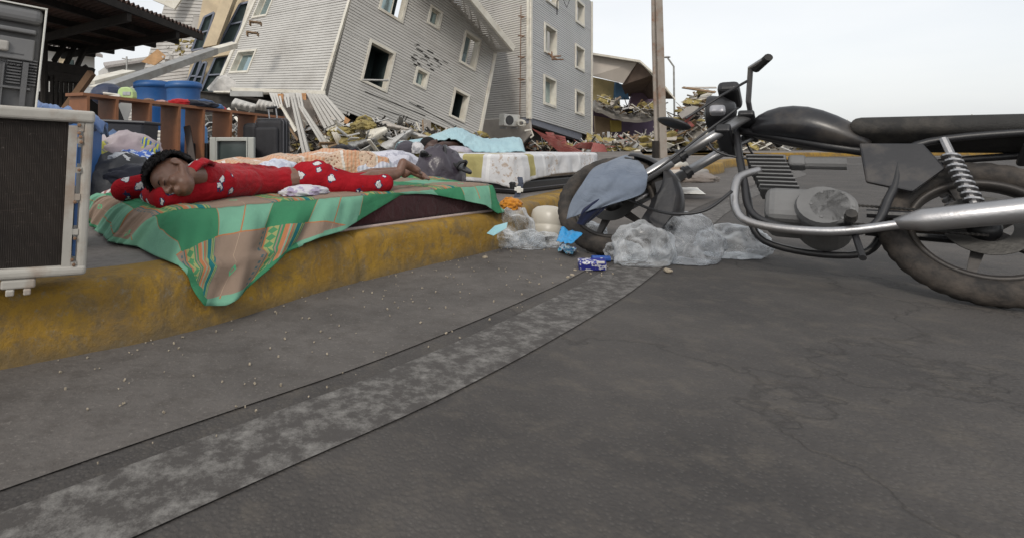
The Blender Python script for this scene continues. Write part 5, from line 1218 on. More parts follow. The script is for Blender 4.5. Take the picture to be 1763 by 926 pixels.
def drape(name, O, ex, ey, lx, ly, zt, dropf, m_, lab, cat, fold=.02, seed=0, zb=.225, lump=None, sideR=0, fcol=None, uw=1.0, n1=110, n2=90):
    """cloth over a block: top grid plus a drop on the near side (and right end)"""
    q = MB()
    for i in range(n1 + 1):
        for j in range(n2 + 1):
            u, w = i / n1, j / n2 * 2 - 1      # w<0: drop on the near side, w>0: top
            X = u * (lx + sideR); dr = dropf(u)
            over = max(0, X - lx)
            x = min(X, lx); fz = noise.noise(Vector((u * 13, w * .8 + seed, seed))) * fold + noise.noise(Vector((u * 34, w * 2.2, seed + 3))) * fold * .35
            if w >= 0:
                p = O + ex * x + ey * (w * ly) + Vector((0, 0, zt + fz * .45 + (lump(u, w) if lump else 0)))
                if over: p += Vector((0, 0, -over)) + ex * (.02 + fz * .6)
            else:
                d_ = -w * dr; p = O + ex * x + Vector((0, 0, zt - d_ + (lump(u, 0) if lump else 0) * max(0, 1 + w * 1.2))) - ey * (.015 + min(d_, .08) * .25 + fz * min(1, d_ * 9) * 1.0)
                if over: p += ex * (.02 + fz * .5) + Vector((0, 0, -over * (1 if -w * dr < .02 else max(0, 1 - d_ / .12))))
            if p.z < zb: p.z = zb + .004 * noise.noise(p * 20)
            q.v.append(p)
    for i in range(n1):
        for j in range(n2): a = i * (n2 + 1) + j; q.f.append([a, a + 1, a + n2 + 2, a + n2 + 1]); q.mi.append(0)
    o = q.build(name, m_, smooth=True, tag=(lab, cat)); return mods(o, solid=.006)
drape('blanket', O1 + F1 * -.02, E1, F1, 1.32, .80, .498, lambda u: .20 + .03 * math.sin(u * 9), M_oran, 'orange and cream patterned blanket spread over the mattress behind the boy', 'blanket', .035, 3,
      lump=lambda u, w: .075 * math.exp(-((u - .80) / .16) ** 2) + .03 * math.exp(-((u - .5) / .1) ** 2) + .03 * noise.noise(Vector((u * 6, w * 3, 8))))
blobpx('sheet', 478, 0, 3.35, .40, (.13, .09, .085), cloth('c_whiteblue', (.55, .58, .66), (.42, .45, .55), 'patch', 2), 'white crumpled sheet between the back of the boy and the orange blanket', 'sheet', seed=44)
blobpx('pillow', 675, 0, 4.2, .40, (.25, .17, .12), cloth('c_lilac', (.52, .52, .58), (.34, .34, .40), 'patch', 1.6), 'white flowered pillow right of the orange blanket, behind the crossed feet', 'pillow', seed=45, amp=.14)
blobpx('sheet', 645, 0, 3.95, .33, (.20, .12, .13), cloth('c_stripewhite', (.50, .51, .56), (.35, .36, .42), 'stripe', 1.2), 'white crumpled striped sheet under the flowered pillow', 'sheet', seed=46, amp=.3)
for (x, y, d, z, rad, c_, l_, cat_) in ((575, 0, 5.2, .42, (.12, .1, .1), (.03, .12, .07), 'dark green garment behind the orange blanket', 'clothing'), (592, 0, 5.15, .45, (.17, .12, .11), (.015, .015, .02), 'black garment heaped behind the orange blanket', 'clothing'), (606, 0, 5.0, .43, (.14, .08, .085), (.38, .03, .04), 'red garment with white trim behind the orange blanket', 'clothing')):
    blobpx('garment', x, y, d, z, rad, cloth('c_g%d' % x, c_), l_, cat_, seed=int(x), group='garments behind the orange blanket')
q = MB(); c = P(549, 264, 5.4); q.rbox(Vector((c.x, 5.4, .45)), (.17, .1, .13), .01, rot=(0, R(-18), .2)); q.build('wood_block', M_wood, tag=('small orange brown wooden block left of the dark garments', 'block'))

# ---- second mattress: black divan base, thin mattress with a printed white sheet
X2 = Vector((1.16, 1.07, 0)).normalized(); Y2 = Vector((-X2.y, X2.x, 0)); O2 = Vector((1.34, 4.38, 0)); M2b = Matrix((X2, Y2, Vector((0, 0, 1)))).transposed(); L2, W2 = 1.58, 1.95
BD = thing('divan', O2 + X2 * .8 + Y2, 'low black divan box with thin grey lines under the white mattress', 'divan')
q = MB(); q.rbox(O2 + X2 * L2 / 2 + Y2 * W2 / 2 + Vector((0, 0, .262)), (L2, W2, .10), .015, M=M2b); q.build('box', mat('black_vinyl', (.014, .014, .016), .45, .2, 5, .1), BD)
q = MB(); q.tube([O2 + Y2 * W2 + Vector((0, 0, .245)) - X2 * .004, O2 + Vector((0, 0, .245)) - Y2 * .004 - X2 * .004, O2 + X2 * L2 - Y2 * .004 + Vector((0, 0, .245))], .005, 6); q.build('piping', mat('grey_piping', (.09, .09, .10)), BD)
M3 = thing('mattress', O2 + X2 * .8 + Y2 + Vector((0, 0, .3)), 'thick mattress on the black bed base, wrapped in a printed white sheet', 'mattress')
q = MB(); q.rbox(O2 + X2 * L2 / 2 + Y2 * W2 / 2 + Vector((0, 0, .417)), (L2 - .02, W2 - .02, .205), .05, M=M2b, seg=4); q.build('cover', cloth('c_palemat', (.42, .37, .33)), M3, smooth=True)
t = NT('white_printed_sheet'); uvn = t.n('UVMap'); uvn.uv_map = 'UVMap'; sp = t.n('SeparateXYZ'); t.l(uvn.outputs[0], sp.inputs[0]); U1, V1 = sp.outputs['X'], sp.outputs['Y']
f1 = t.math('FRACT', t.math('MULTIPLY', U1, 1.45)); f2 = t.math('FRACT', t.math('ADD', t.math('MULTIPLY', V1, 2.3), .25))
b = t.mix(t.math('MULTIPLY', t.math('MULTIPLY', t.math('MULTIPLY', t.math('GREATER_THAN', f1, .12), t.math('LESS_THAN', U1, 2.25)), t.math('LESS_THAN', f1, .42)), t.math('MULTIPLY', t.math('GREATER_THAN', f2, .2), t.math('LESS_THAN', f2, .75))), (.56, .56, .57), (.36, .32, .14))
cols_ = t.math('MULTIPLY', t.math('GREATER_THAN', f1, .55), t.math('LESS_THAN', f1, .92)); nzp = t.math('GREATER_THAN', t.noise(uvn.outputs[0], 22, 5, .7), .56)
b = t.mix(t.math('MULTIPLY', t.math('MULTIPLY', cols_, nzp), .75), b, (.36, .27, .20))
stp = t.math('LESS_THAN', t.math('ABSOLUTE', t.math('SUBTRACT', f1, .50)), .025); b = t.mix(stp, b, (.66, .66, .66))
t.col(b); t.p.inputs['Roughness'].default_value = .9; t.p.inputs['Specular IOR Level'].default_value = .15; t.bump(t.noise(t.coord(), 11, 4, .5, 1), .5, .015); M_prt = t.m
# the sheet: profile around near corner, both visible sides
q = MB(); per = []; n_ = 170
for i in range(n_ + 1):
    a = i / n_ * (W2 + L2)
    per.append((O2 + Y2 * (W2 - a), -X2, a) if a <= W2 else (O2 + X2 * (a - W2), -Y2, a))
nd_ = 16
for i, (p, nn, a) in enumerate(per):
    if abs(a - W2) < .08: k_ = (a - W2 + .08) / .16; nn = (-X2 * (1 - k_) - Y2 * k_).normalized(); 
    edge_c = O2; rr = .05
    if abs(a - W2) < .08: p = p - nn * .018
    hz_ = .30 - .035 * math.exp(-((a - W2) / .10) ** 2) + (.050 * min(1, (a - W2) / .7) if a > W2 else -.01 + .03 * (W2 - a) / W2) + .006 * noise.noise(Vector((a * 5, 0, 0)))
    for j in range(nd_ + 1):
        f_ = j / nd_
        if f_ < .2: g_ = f_ / .2; z = .530 - .02 * (1 - math.cos(g_ * math.pi / 2)); o_ = -.04 + .05 * math.sin(g_ * math.pi / 2)
        else: g_ = (f_ - .2) / .8; z = .510 + (hz_ - .510) * g_; o_ = .010 + .012 * g_ + (noise.noise(Vector((a * 11, g_ * .8, 1))) * .022 + noise.noise(Vector((a * 30, g_, 6))) * .008) * min(1, g_ * 2)
        q.uv[len(q.v)] = (a, f_ * .25); q.v.append(p + nn * o_ + Vector((0, 0, z)))
for i in range(n_):
    for j in range(nd_): b_ = i * (nd_ + 1) + j; q.f.append([b_, b_ + 1, b_ + nd_ + 2, b_ + nd_ + 1]); q.mi.append(0)
bt_ = len(q.v); nt = 30
for i in range(nt + 1):
    for j in range(nt + 1):
        q.uv[len(q.v)] = (W2 + i / nt * L2, -j / nt * W2); q.v.append(O2 + X2 * (.03 + (L2 - .03) * i / nt) + Y2 * (.03 + (W2 - .03) * j / nt) + Vector((0, 0, .530 + .006 * noise.noise(Vector((i * .4, j * .4, 3))) * min(1, i, j))))
for i in range(nt):
    for j in range(nt): b_ = bt_ + i * (nt + 1) + j; q.f.append([b_, b_ + nt + 1, b_ + nt + 2, b_ + 1]); q.mi.append(0)
mods(q.build('bed_sheet', M_prt, smooth=True, tag=('white sheet with yellow squares and brown print on the far mattress', 'bed sheet')), solid=.004)

# ---- second sleeper, on one side under a pale blue blanket
B2 = thing('person', P(790, 262, 5.7), 'person asleep under a pale blue blanket on the far mattress, one arm over the face', 'person')
M_skin2 = mat('dark_skin', (.060, .030, .022), .5, .3, 20, .1)
bd = MB(); h2 = P(741, 253, 5.35)
bd.ell(h2, (.085, .095, .08)); bd.ell(h2 + Vector((.03, -.06, -.02)), (.045, .045, .05)); bd.ell(h2 + Vector((.02, -.098, .005)), (.012, .014, .018)); bd.ell(h2 + Vector((.05, -.05, .05)), (.02, .012, .028))
bd.cap(h2 + Vector((.05, .02, -.01)), P(775, 250, 5.6), .05, .06)
bd.cap(P(782, 249, 5.62), P(812, 252, 5.8), .08, .07); bd.cap(P(812, 252, 5.8), P(850, 256, 5.85), .07, .06)
bd.cap(P(798, 252, 5.42), P(762, 250, 5.22), .044, .034); bd.cap(P(762, 250, 5.22), P(728, 259, 5.16), .032, .022)
for k in range(4): b_ = P(726 - k * .5, 257 + k * 2.1, 5.15); bd.cap(b_, b_ + Vector((-.045, -.01, -.008)), .009, .008); bd.cap(b_ + Vector((-.045, -.01, -.008)), b_ + Vector((-.07, 0, -.018)), .008, .006)
bd.cap(P(729, 256, 5.15), P(722, 252, 5.12), .011, .009)
bd.cap(P(850, 256, 5.85), P(885, 255, 5.7), .06, .05); bd.cap(P(885, 255, 5.7), P(866, 260, 5.95), .045, .035); bd.cap(P(850, 256, 5.9), P(884, 259, 5.95), .06, .045)
mods(bd.build('body', M_skin2, B2, smooth=True), voxel=.008, smooth=2)
q = MB(); q.ell(h2 + Vector((-.02, .015, .018)), (.088, .092, .082)); q.build('hair', M_hair, B2, smooth=True)
bl = MB()
ridge = [(686, 246), (700, 244), (730, 240), (755, 231), (772, 224), (785, 221.5), (797, 224), (812, 233), (835, 240.5), (858, 241), (880, 238), (893, 238.5), (898, 243)]
neare = [(686, 250, 5.45), (700, 248, 5.40), (730, 247, 5.36), (755, 243, 5.33), (775, 240, 5.3), (790, 244, 5.25), (800, 252, 5.22), (815, 262.5, 5.2), (840, 263.5, 5.22), (870, 263.5, 5.25), (893, 263, 5.3), (898, 263, 5.3)]
def lin(tab, x, k=1):
    for a_, b_ in zip(tab, tab[1:]):
        if a_[0] <= x <= b_[0]: f_ = (x - a_[0]) / (b_[0] - a_[0]); return a_[k] + (b_[k] - a_[k]) * f_
    return tab[0][k] if x < tab[0][0] else tab[-1][k]
nx_, ny_ = 190, 60
for i in range(nx_ + 1):
    x = 686 + 212 * i / nx_; Rp = P(x, lin(ridge, x), 5.65); Np = P(x, lin(neare, x), lin(neare, x, 2)); Fp = P(x, lin(ridge, x), 5.65) + Vector((.02, .75, 0)); Fp.z = .54
    for j in range(ny_ + 1):
        w = j / ny_
        if w < .55: g_ = w / .55; p = Np.lerp(Rp, g_); p.z = Np.z + (Rp.z - Np.z) * math.sin(g_ * math.pi / 2) ** .85
        else: g_ = (w - .55) / .45; p = Rp.lerp(Fp, g_); p.z = Rp.z + (Fp.z - Rp.z) * (1 - math.cos(g_ * math.pi / 2))
        xx = (x - 786) / 100; fan = math.atan2(w * .6 + .15, xx + .001)
        f_ = .020 * noise.noise(Vector((fan * 5.5, 0, 3))) * min(1, 1.6 * abs(1.05 - w)) + .011 * (1 - abs(noise.noise(Vector((xx * 7 + w * 3, w * 2.2, 5)))) * 2) + .007 * noise.noise(Vector((xx * 16, w * 9, 1)))
        p += Vector((0, -.5, .8)) * f_ * (1 if w < .97 else .3); p.z = max(p.z, .535)
        bl.v.append(p)
for i in range(nx_):
    for j in range(ny_): a_ = i * (ny_ + 1) + j; bl.f.append([a_, a_ + 1, a_ + ny_ + 2, a_ + ny_ + 1]); bl.mi.append(0)
ev = len(bl.v)   # closing fall at the foot end
for j in range(ny_ + 1): p = bl.v[nx_ * (ny_ + 1) + j]; bl.v.append(Vector((p.x + .035, p.y, .535)))
for j in range(ny_): a_ = nx_ * (ny_ + 1) + j; bl.f.append([a_, a_ + 1, ev + j + 1, ev + j]); bl.mi.append(0)
o = mods(bl.build('blanket', cloth('c_paleblue', (.34, .49, .53), (.28, .42, .47)), smooth=True, tag=('pale blue blanket over the person on the far mattress', 'blanket')), solid=.006)
blobpx('pillow', 785, 0, 5.25, .530, (.22, .12, .05), cloth('c_lilacpil', (.40, .38, .42), (.30, .28, .33), 'patch', 1.5), 'grey lilac pillow under the arm of the person in pale blue', 'pillow', seed=51, amp=.1)
blobpx('cushion', 700, 0, 5.1, .53, (.10, .08, .085), cloth('c_darkgrey', (.075, .07, .085)), 'dark grey cloth bundle at the head end of the far mattress', 'cloth', seed=52, amp=.15)
blobpx('cuff', 718, 0, 5.05, .530, (.055, .07, .075), cloth('c_whitecuff', (.50, .49, .50), (.3, .3, .32), 'patch', 2), 'small white cloth between the dark bundle and the sleeping head', 'cloth', seed=53, amp=.25)

# ---- black bag with flip-flops on the pavement between the beds
blobpx('refuse_bag', 758, 0, 3.95, .212, (.185, .15, .225), mat('violet_black_film', (.055, .045, .06), .3, .4, 5, .3), 'full black plastic bag standing between the boy and the far mattress', 'bag', seed=61, amp=.2, flat=-.7)
def sandal(c, rz, tilt, lab):
    s_ = MB(); pr = [(.125 * math.cos(a) * (1 if math.cos(a) > 0 else .95), (.046 if math.cos(a) > 0 else .036) * math.sin(a)) for a in [k * math.pi / 10 for k in range(20)]]
    Mx = Matrix.Rotation(rz, 3, 'Z') @ Matrix.Rotation(tilt, 3, 'Y'); s_.poly([c + Mx @ Vector((x, y, 0)) for x, y in pr], .022, Mx @ Vector((0, 0, 1)))
    o = thing('sandal', c, lab, 'sandal', 'black sandals on the black bag'); mods(s_.build('sole', M_black, o), bevel=.006)
    s_ = MB(); s_.tube([c + Mx @ Vector(p) for p in ((.02, -.045, -.01), (.03, -.035, .03), (.045, 0, .045), (.03, .035, .03), (.02, .045, -.01))], .012, 6); s_.build('strap', M_black, o)
sandal(P(757, 264, 3.9), R(15), R(-8), 'black sandal lying flat on top of the black bag'); sandal(P(733, 268, 3.92), R(70), R(20), 'black sandal tipped up at the left of the black bag'); sandal(P(790, 283, 3.85), R(-50), R(25), 'black sandal hanging down the right side of the black bag')

# ---- strap with a white clip hanging from the far mattress
ST = thing('strap', P(893, 335, 4.2), 'dark strap with a white clip hanging in front of the far mattress', 'strap')
q = MB(); pts = [P(895, 306, 4.25), P(897, 316, 4.22), P(893, 330, 4.2), P(888, 345, 4.15), P(884, 358, 4.0)]
for a, b_ in zip(pts, pts[1:]): plank_uvbox(q, a, b_, .038, .012, (.1, -1, .1))
q.build('webbing', mat('navy_webbing', (.05, .06, .09), .8, .2, 20), ST)
q = MB(); c = P(893, 327, 4.17); q.rbox(c, (.065, .02, .028), .004, rot=(0, R(8), 0)); q.rbox(c, (.03, .022, .05), .004); q.build('clip', M_white, ST)

# ---- litter by the kerb
FILM = plastic_film('clear_film'); FILM2 = plastic_film('clear_film_dense', (.46, .48, .51), .45)
def litter(name, px, py, z, rad, m_, lab, cat, seed, amp=.45, freq=1.5, group=None, rot=0, flat=-.6):
    c = G(px, py, z); o = blob((c.x, c.y, z), rad, amp, freq, rot, 5, seed, flat, ridged=True).build(name, m_, smooth=True); setp(o, lab, cat, group); return o
gb = 'clear plastic bags by the kerb'
litter('plastic_bag', 886, 421, .004, (.105, .08, .14), FILM, 'tall crumpled clear bag leaning on the yellow kerb, left of the jug', 'plastic bag', 71, .3, 1.2, group=gb)
litter('plastic_bag', 858, 424, .004, (.11, .07, .065), FILM, 'flat clear bag at the kerb foot under the blue mask', 'plastic bag', 72, .3, 1.2, group=gb)
litter('plastic_bag', 908, 427, .004, (.095, .07, .065), FILM, 'small milky bag lying in front of the tall clear one', 'plastic bag', 73, .25, 1.1, group=gb)
litter('plastic_bag', 940, 424, .004, (.085, .06, .05), FILM, 'clear bag with blue print between the jug and the blue wrapper', 'plastic bag', 74, .3, 1.2, group=gb)
litter('plastic_bag', 1012, 412, .004, (.11, .08, .065), FILM2, 'clear bag lying behind the motorcycle wheel', 'plastic bag', 78, .3, 1.2, group=gb)
litter('plastic_sack', 1108, 453, .004, (.16, .10, .125), FILM, 'grey clear sack just right of the motorcycle tyre', 'plastic sack', 75, .3, 1.1, 'large clear sacks', .3)
litter('plastic_sack', 1078, 446, .004, (.10, .08, .06), FILM, 'low clear sack half under the motorcycle tyre', 'plastic sack', 85, .3, 1.2, 'large clear sacks', .1)
litter('plastic_sack', 1178, 449, .004, (.17, .12, .15), FILM2, 'tallest milky sack at the right, beneath the black fender and cable', 'plastic sack', 76, .3, 1.1, 'large clear sacks')
litter('plastic_sack', 1262, 440, .004, (.17, .12, .10), FILM, 'clear sack furthest right beneath the motorcycle engine', 'plastic sack', 77, .3, 1.1, 'large clear sacks')
litter('orange_bag', 880, 362, .21, (.06, .06, .045), cloth('c_orangebag', (.50, .20, .02), (.34, .13, .015), 'patch', 2, rough=.6), 'orange plastic bag squeezed under the corner of the green sheet', 'bag', 79, amp=.35)
q = MB(); pts = [P(838, 402, 2.95), P(852, 389, 3.0), P(874, 383, 3.02), P(872, 393, 2.95), P(850, 406, 2.9)]; q.poly(pts, .004, (0, -1, .6)); q.build('face_mask', cloth('c_maskblue', (.25, .47, .52), (.33, .52, .56)), tag=('pale blue face mask lying on the flat clear bag', 'face mask'))
JU = thing('jug', G(943, 400, .004), 'squat translucent white plastic jug standing tipped by the yellow kerb', 'jug')
M_jug = NT('milky_polythene'); M_jug.col(M_jug.mix(M_jug.noise(M_jug.coord(), 8, 4), (.46, .43, .37), (.60, .57, .50))); M_jug.p.inputs['Roughness'].default_value = .35; M_jug.p.inputs['Subsurface Weight'].default_value = .3; M_jug.p.inputs['Subsurface Radius'].default_value = (.05, .05, .05); M_jug = M_jug.m
cj = G(944, 412, .004); Mj = Matrix.Rotation(R(8), 3, 'Y') @ Matrix.Rotation(R(-14), 3, 'X')
q = MB(); JS = 1.2; prof = [(0, 0), (.078, 0), (.09, .012), (.093, .06), (.090, .064), (.093, .068), (.092, .12), (.085, .148), (.068, .164), (.04, .172), (0, .174)]; q.lathe([(r * 1.02 * JS, z * JS) for r, z in prof], cj + Vector((0, 0, .004)), 32, Mj); q.build('body', M_jug, JU, smooth=True)
q = MB(); q.lathe([(.040, 0), (.046, .004), (.052, 0), (.046, -.004), (.04, 0)], cj + Mj @ Vector((0, -.082, .155)), 24, Mj @ Matrix.Rotation(R(58), 3, 'X')); q.build('handle', M_jug, JU, smooth=True)
def sheetlet(name, pts4, m_, lab, cat, seed, amp=.008, n=18):
    q = MB(); a, b_, c_, d_ = pts4
    for i in range(n + 1):
        for j in range(n + 1):
            u, w = i / n, j / n; p = a.lerp(b_, u).lerp(d_.lerp(c_, u), w); q.uv[len(q.v)] = (u, w)
            q.v.append(p + Vector((0, 0, amp * noise.noise(Vector((u * 4, w * 4, seed))) + amp * .5 * noise.noise(Vector((u * 10, w * 9, seed))) + amp)))
    for i in range(n):
        for j in range(n): k = i * (n + 1) + j; q.f.append([k, k + 1, k + n + 2, k + n + 1]); q.mi.append(0)
    return mods(q.build(name, m_, smooth=True, tag=(lab, cat)), solid=.0015)
M_wrap = mat('bright_blue_foil', (.03, .26, .55), .3, .2, 12, .3, dirt=(.35, .45, .5), dirt_amt=.3, dscale=14)
sheetlet('wrapper', [P(958, 421, 2.86), P(985, 424, 2.80), P(1003, 407, 2.86), P(966, 396, 2.98)], M_wrap, 'bright blue plastic wrapper lying at the left of the tyre', 'wrapper', 5, .014)
t = NT('blue_white_packet'); v = t.coord(); n = t.noise(v, 38, 3, .5, 1); t.col(t.ramp(n, [(0, (.02, .12, .30)), (.44, (.02, .30, .42)), (.5, (.55, .60, .62)), (.58, (.03, .07, .28)), (.70, (.4, .5, .55))], 'CONSTANT')); t.p.inputs['Roughness'].default_value = .28; t.bump(n, .5, .01); M_pk = t.m
sheetlet('snack_packet', [G(960, 434, .006), G(985, 443, .006), G(993, 432, .012), G(968, 424, .012)], M_pk, 'small teal and white foil packet below the blue wrapper', 'packet', 9, .014)
q = MB(); c = G(1019, 455, .03); PKT = thing('carton', c, 'small dark blue and white carton lying under the tyre', 'carton'); q.rbox(c, (.125, .05, .045), .006, rot=(R(20), R(-4), R(-14))); 
t = NT('navy_carton'); v = t.coord(); n = t.noise(v, 30, 2); t.col(t.ramp(n, [(0, (.025, .03, .20)), (.52, (.50, .50, .52)), (.60, (.03, .04, .24)), (.68, (.45, .30, .15))], 'CONSTANT')); t.p.inputs['Roughness'].default_value = .35; q.build('box', t.m, PKT)
q = MB(); cc = c + Vector((.012, -.03, .012)); q.box(cc + Vector((.015, -.004, -.004)), (.036, .003, .03), rot=(R(20), R(-4), R(-14))); q.build('white_panel', M_white, PKT)
q = MB(); c = G(1030, 447, .018); q.tube([c + Vector((-.02, .03, 0)), c + Vector((.07, .02, 0))], .016, 10); q.build('blue_tube', mat('blue_tube', (.03, .09, .35), .35), tag=('short blue tube behind the navy carton', 'tube'))
rnd = random.Random(8); M_peb = mat('pebble', (.34, .29, .22), .9, .3, 30, .3)
for k, (x, y, r_, lab) in enumerate(((835, 444, .012, 'brown pebble on the gutter below the flat clear bag'), (734, 451, .009, 'pale pebble at the kerb foot, left of all bags'), (1150, 467, .016, 'yellowish stone on the road under the large sack'), (985, 474, .008, 'light chip beside the gutter seam'), (978, 478, .007, 'smaller chip lying nearest on the gutter seam'), (703, 455, .006, 'tiny pebble at the foot of the yellow kerb'), (990, 466, .006, 'chip by the seam nearest to the navy carton'))):
    c = G(x, y, r_ * .5); blob((c.x, c.y, .003), (r_ * 1.3, r_, r_ * .8), .3, 1.5, k, 2, k + 5, -.6).build('pebble', M_peb, tag=(lab, 'pebble', 'pebbles on the road'))
def grit(r): 
    i = r.randint(60, 130); p = koff(i, r.random() ** 1.6 * .7 + .03); return Vector((p.x, p.y, .008))
mb = MB(); rnd = random.Random(31)
for _ in range(260):
    c = grit(rnd); s_ = rnd.uniform(.0015, .005); mb.box(c + Vector((rnd.uniform(-.05, .05), rnd.uniform(-.05, .05), 0)), (s_ * 1.5, s_, s_), (rnd.random() * 3, rnd.random() * 3, rnd.random() * 3))
stuff(mb.build('grit', M_peb))
# pipes, cardboard and paper on the far pavement
for (x0, y0, x1, y1, d, r_, lab) in ((1128, 290, 1180, 282, 8.6, .055, 'white plastic pipe on the ground behind the motorcycle fork'), (1150, 322, 1215, 316, 6.6, .045, 'short grey plastic pipe near the edge of the pavement')):
    q = MB(); a, b_ = P(x0, y0, d), P(x1, y1, d + .3); a.z = b_.z = .21 + r_; ax = (b_ - a).normalized(); Mx = ax.to_track_quat('Z', 'Y').to_matrix(); L_ = (b_ - a).length
    q.lathe([(r_ * .85, 0), (r_, 0), (r_, L_), (r_ * .85, L_), (r_ * .85, 0)], a, 20, Mx); q.build('pipe', M_trim if r_ > .05 else M_plaster, smooth=True, tag=(lab, 'pipe'))
M_card = mat('cardboard', (.33, .22, .14), .9, .15, 3, .1)
for k, (pts, lab) in enumerate((([(1085, 298), (1160, 303), (1185, 289), (1120, 285)], 'flattened brown cardboard under the white pipe'), ([(1120, 312), (1165, 316), (1205, 300), (1150, 296)], 'second flattened cardboard nearer the motorcycle'))):
    sheetlet('cardboard', [G(x, y, .215 + .012 * k) for x, y in pts], M_card, lab, 'cardboard', 3 + k, .02)
sheetlet('paper', [G(1150, 335, .008), G(1215, 336, .008), G(1200, 324, .008), G(1148, 324, .008)], M_white, 'white sheet of paper lying on the road behind the fork', 'paper', 8, .008)
blobpx('rag', 1195, 0, 6.0, .2, (.25, .2, .07), cloth('c_duskrag', (.20, .17, .15)), 'brown rag on the ground behind the motorcycle', 'rag', seed=81)
q = MB(); c = G(1155, 350, .006); q.rbox(c + Vector((0, 0, .008)), (.09, .02, .012), .004, rot=(0, 0, .2)); q.build('wood_stick', M_wood, tag=('short yellow wooden stick on the road right of the fender', 'stick'))

# ---- motorcycle leaning at the right, front wheel towards us
MC = thing('motorcycle', P(1060, 440, 3.15), 'black motorcycle leaning over at the right with a raked silver fork', 'motorcycle')
CW = P(1056, 353, 3.08); e1 = Vector((.74, -.67, .0)).normalized(); e2 = Vector((.36, .40, .85)); e2 = (e2 - e1 * e2.dot(e1)).normalized(); nb = e1.cross(e2)
if nb.y > 0: nb = -nb
def B(a, b, c=0): return CW + e1 * a + e2 * b + nb * c
MB_ = Matrix((e1, e2, nb)).transposed()
t = NT('dusty_tyre'); v = t.coord(); b = t.mix(t.ramp(t.noise(v, 9, 6, .7), [(.4, 0.), (.68, 1.)]), (.022, .020, .019), (.085, .070, .058)); t.col(b); t.p.inputs['Roughness'].default_value = .85; t.bump(t.noise(v, 60, 4), .5, .006); M_tyre = t.m
def wheel(a0, b0, rt_, wdt, parent):
    c = B(a0, b0)
    q = MB(); sec = [(rt_ * math.cos(x) , x) for x in (0,)]
    nS, nT = 96, 14; prof = []
    for k in range(nT): x = 2 * math.pi * k / nT; prof.append((rt_ - wdt * .52 + wdt * .52 * math.cos(x) * (1 if math.cos(x) > 0 else .75), wdt * .5 * math.sin(x)))
    for i in range(nS):
        A = 2 * math.pi * i / nS
        for k, (r, z) in enumerate(prof):
            if k in (0, 2, nT - 2) and i % 2: r -= .004
            if k in (1, nT - 1) and (i // 1) % 3 == 0: r -= .005
            q.v.append(c + MB_ @ Vector((r * math.cos(A), r * math.sin(A), z)))
    for i in range(nS):
        for k in range(nT): q.f.append([i * nT + k, i * nT + (k + 1) % nT, ((i + 1) % nS) * nT + (k + 1) % nT, ((i + 1) % nS) * nT + k]); q.mi.append(0)
    w = q.build('tyre', M_tyre, parent, smooth=True)
    rr = rt_ - wdt * .92; rm = MB(); pr = [(rr + .006, -.035), (rr - .012, -.030), (rr - .018, 0), (rr - .012, .030), (rr + .006, .035), (rr + .012, 0), (rr + .006, -.035)]
    rm.lathe(pr, c, 64, MB_); r_ = rm.build('rim', mat('grey_alloy', (.055, .050, .047), .5, .2, 6, .1, metal=.4, dirt=(.10, .08, .06), dirt_amt=.6, dscale=6), parent, smooth=True)
    for k in range(5):
        A = 2 * math.pi * k / 5 + .7; sp_ = MB(); d_ = MB_ @ Vector((math.cos(A), math.sin(A), 0)); s_ = MB_ @ Vector((-math.sin(A), math.cos(A), 0)); a_, b_ = c + d_ * .03, c + d_ * (rr - .008)
        sp_.hexa([a_ - s_ * .022 - nb * .012, a_ + s_ * .022 - nb * .012, a_ + s_ * .022 + nb * .012, a_ - s_ * .022 + nb * .012, b_ - s_ * .012 - nb * .01, b_ + s_ * .012 - nb * .01, b_ + s_ * .012 + nb * .01, b_ - s_ * .012 + nb * .01])
        sp_.build('spoke', mat('grey_alloy', (.13, .12, .115)), parent)
    hb = MB(); hb.lathe([(0, -.06), (.03, -.06), (.045, -.04), (.05, 0), (.045, .04), (.03, .06), (0, .06)], c, 24, MB_); hb.build('hub', M_black, parent, smooth=True)
    ds = MB(); ds.lathe([(.07, .052), (.125, .052), (.125, .057), (.07, .057), (.07, .052)], c, 40, MB_); ds.build('brake_disc', mat('dark_disc', (.05, .048, .045), .45, .3, 6, metal=.5), parent)
wheel(0, 0, .31, .11, MC)
M_fork = mat('brushed_fork', (.34, .34, .345), .35, .15, 8, .06, metal=.8, dirt=(.10, .09, .08), dirt_amt=.5, dscale=5)
fe, fs2 = (.60, .50), (0, 0)
for sgn in (-1, 1):
    q = MB(); c0, c1 = B(0, 0, .085 * sgn), B(.60, .525, .095 * sgn); mid = c0.lerp(c1, .45)
    q.tube([c0, c0.lerp(c1, .04), mid, mid.lerp(c1, .02)], [.020, .032, .033, .030], 18); q.build('fork_slider', M_fork if sgn < 2 else M_black, MC, smooth=True)
    q = MB(); q.tube([mid, c1], .026, 16); q.build('fork_tube', M_fork, MC, smooth=True)
    q = MB(); q.tube([mid.lerp(c1, .12), mid.lerp(c1, .16)], .039, 16); q.tube([mid.lerp(c1, .16), mid.lerp(c1, .2)], .031, 16); q.build('dust_seal', M_black, MC)
    q = MB(); q.tube([B(-.0, 0, .06 * sgn), B(0, 0, .115 * sgn)], .02, 10); q.build('axle_nut', M_steel, MC)
q = MB(); q.rbox(B(.50, .43, 0), (.07, .05, .27), .012, M=MB_); q.rbox(B(.595, .52, 0), (.07, .035, .27), .012, M=MB_); q.build('fork_clamp', M_black, MC)
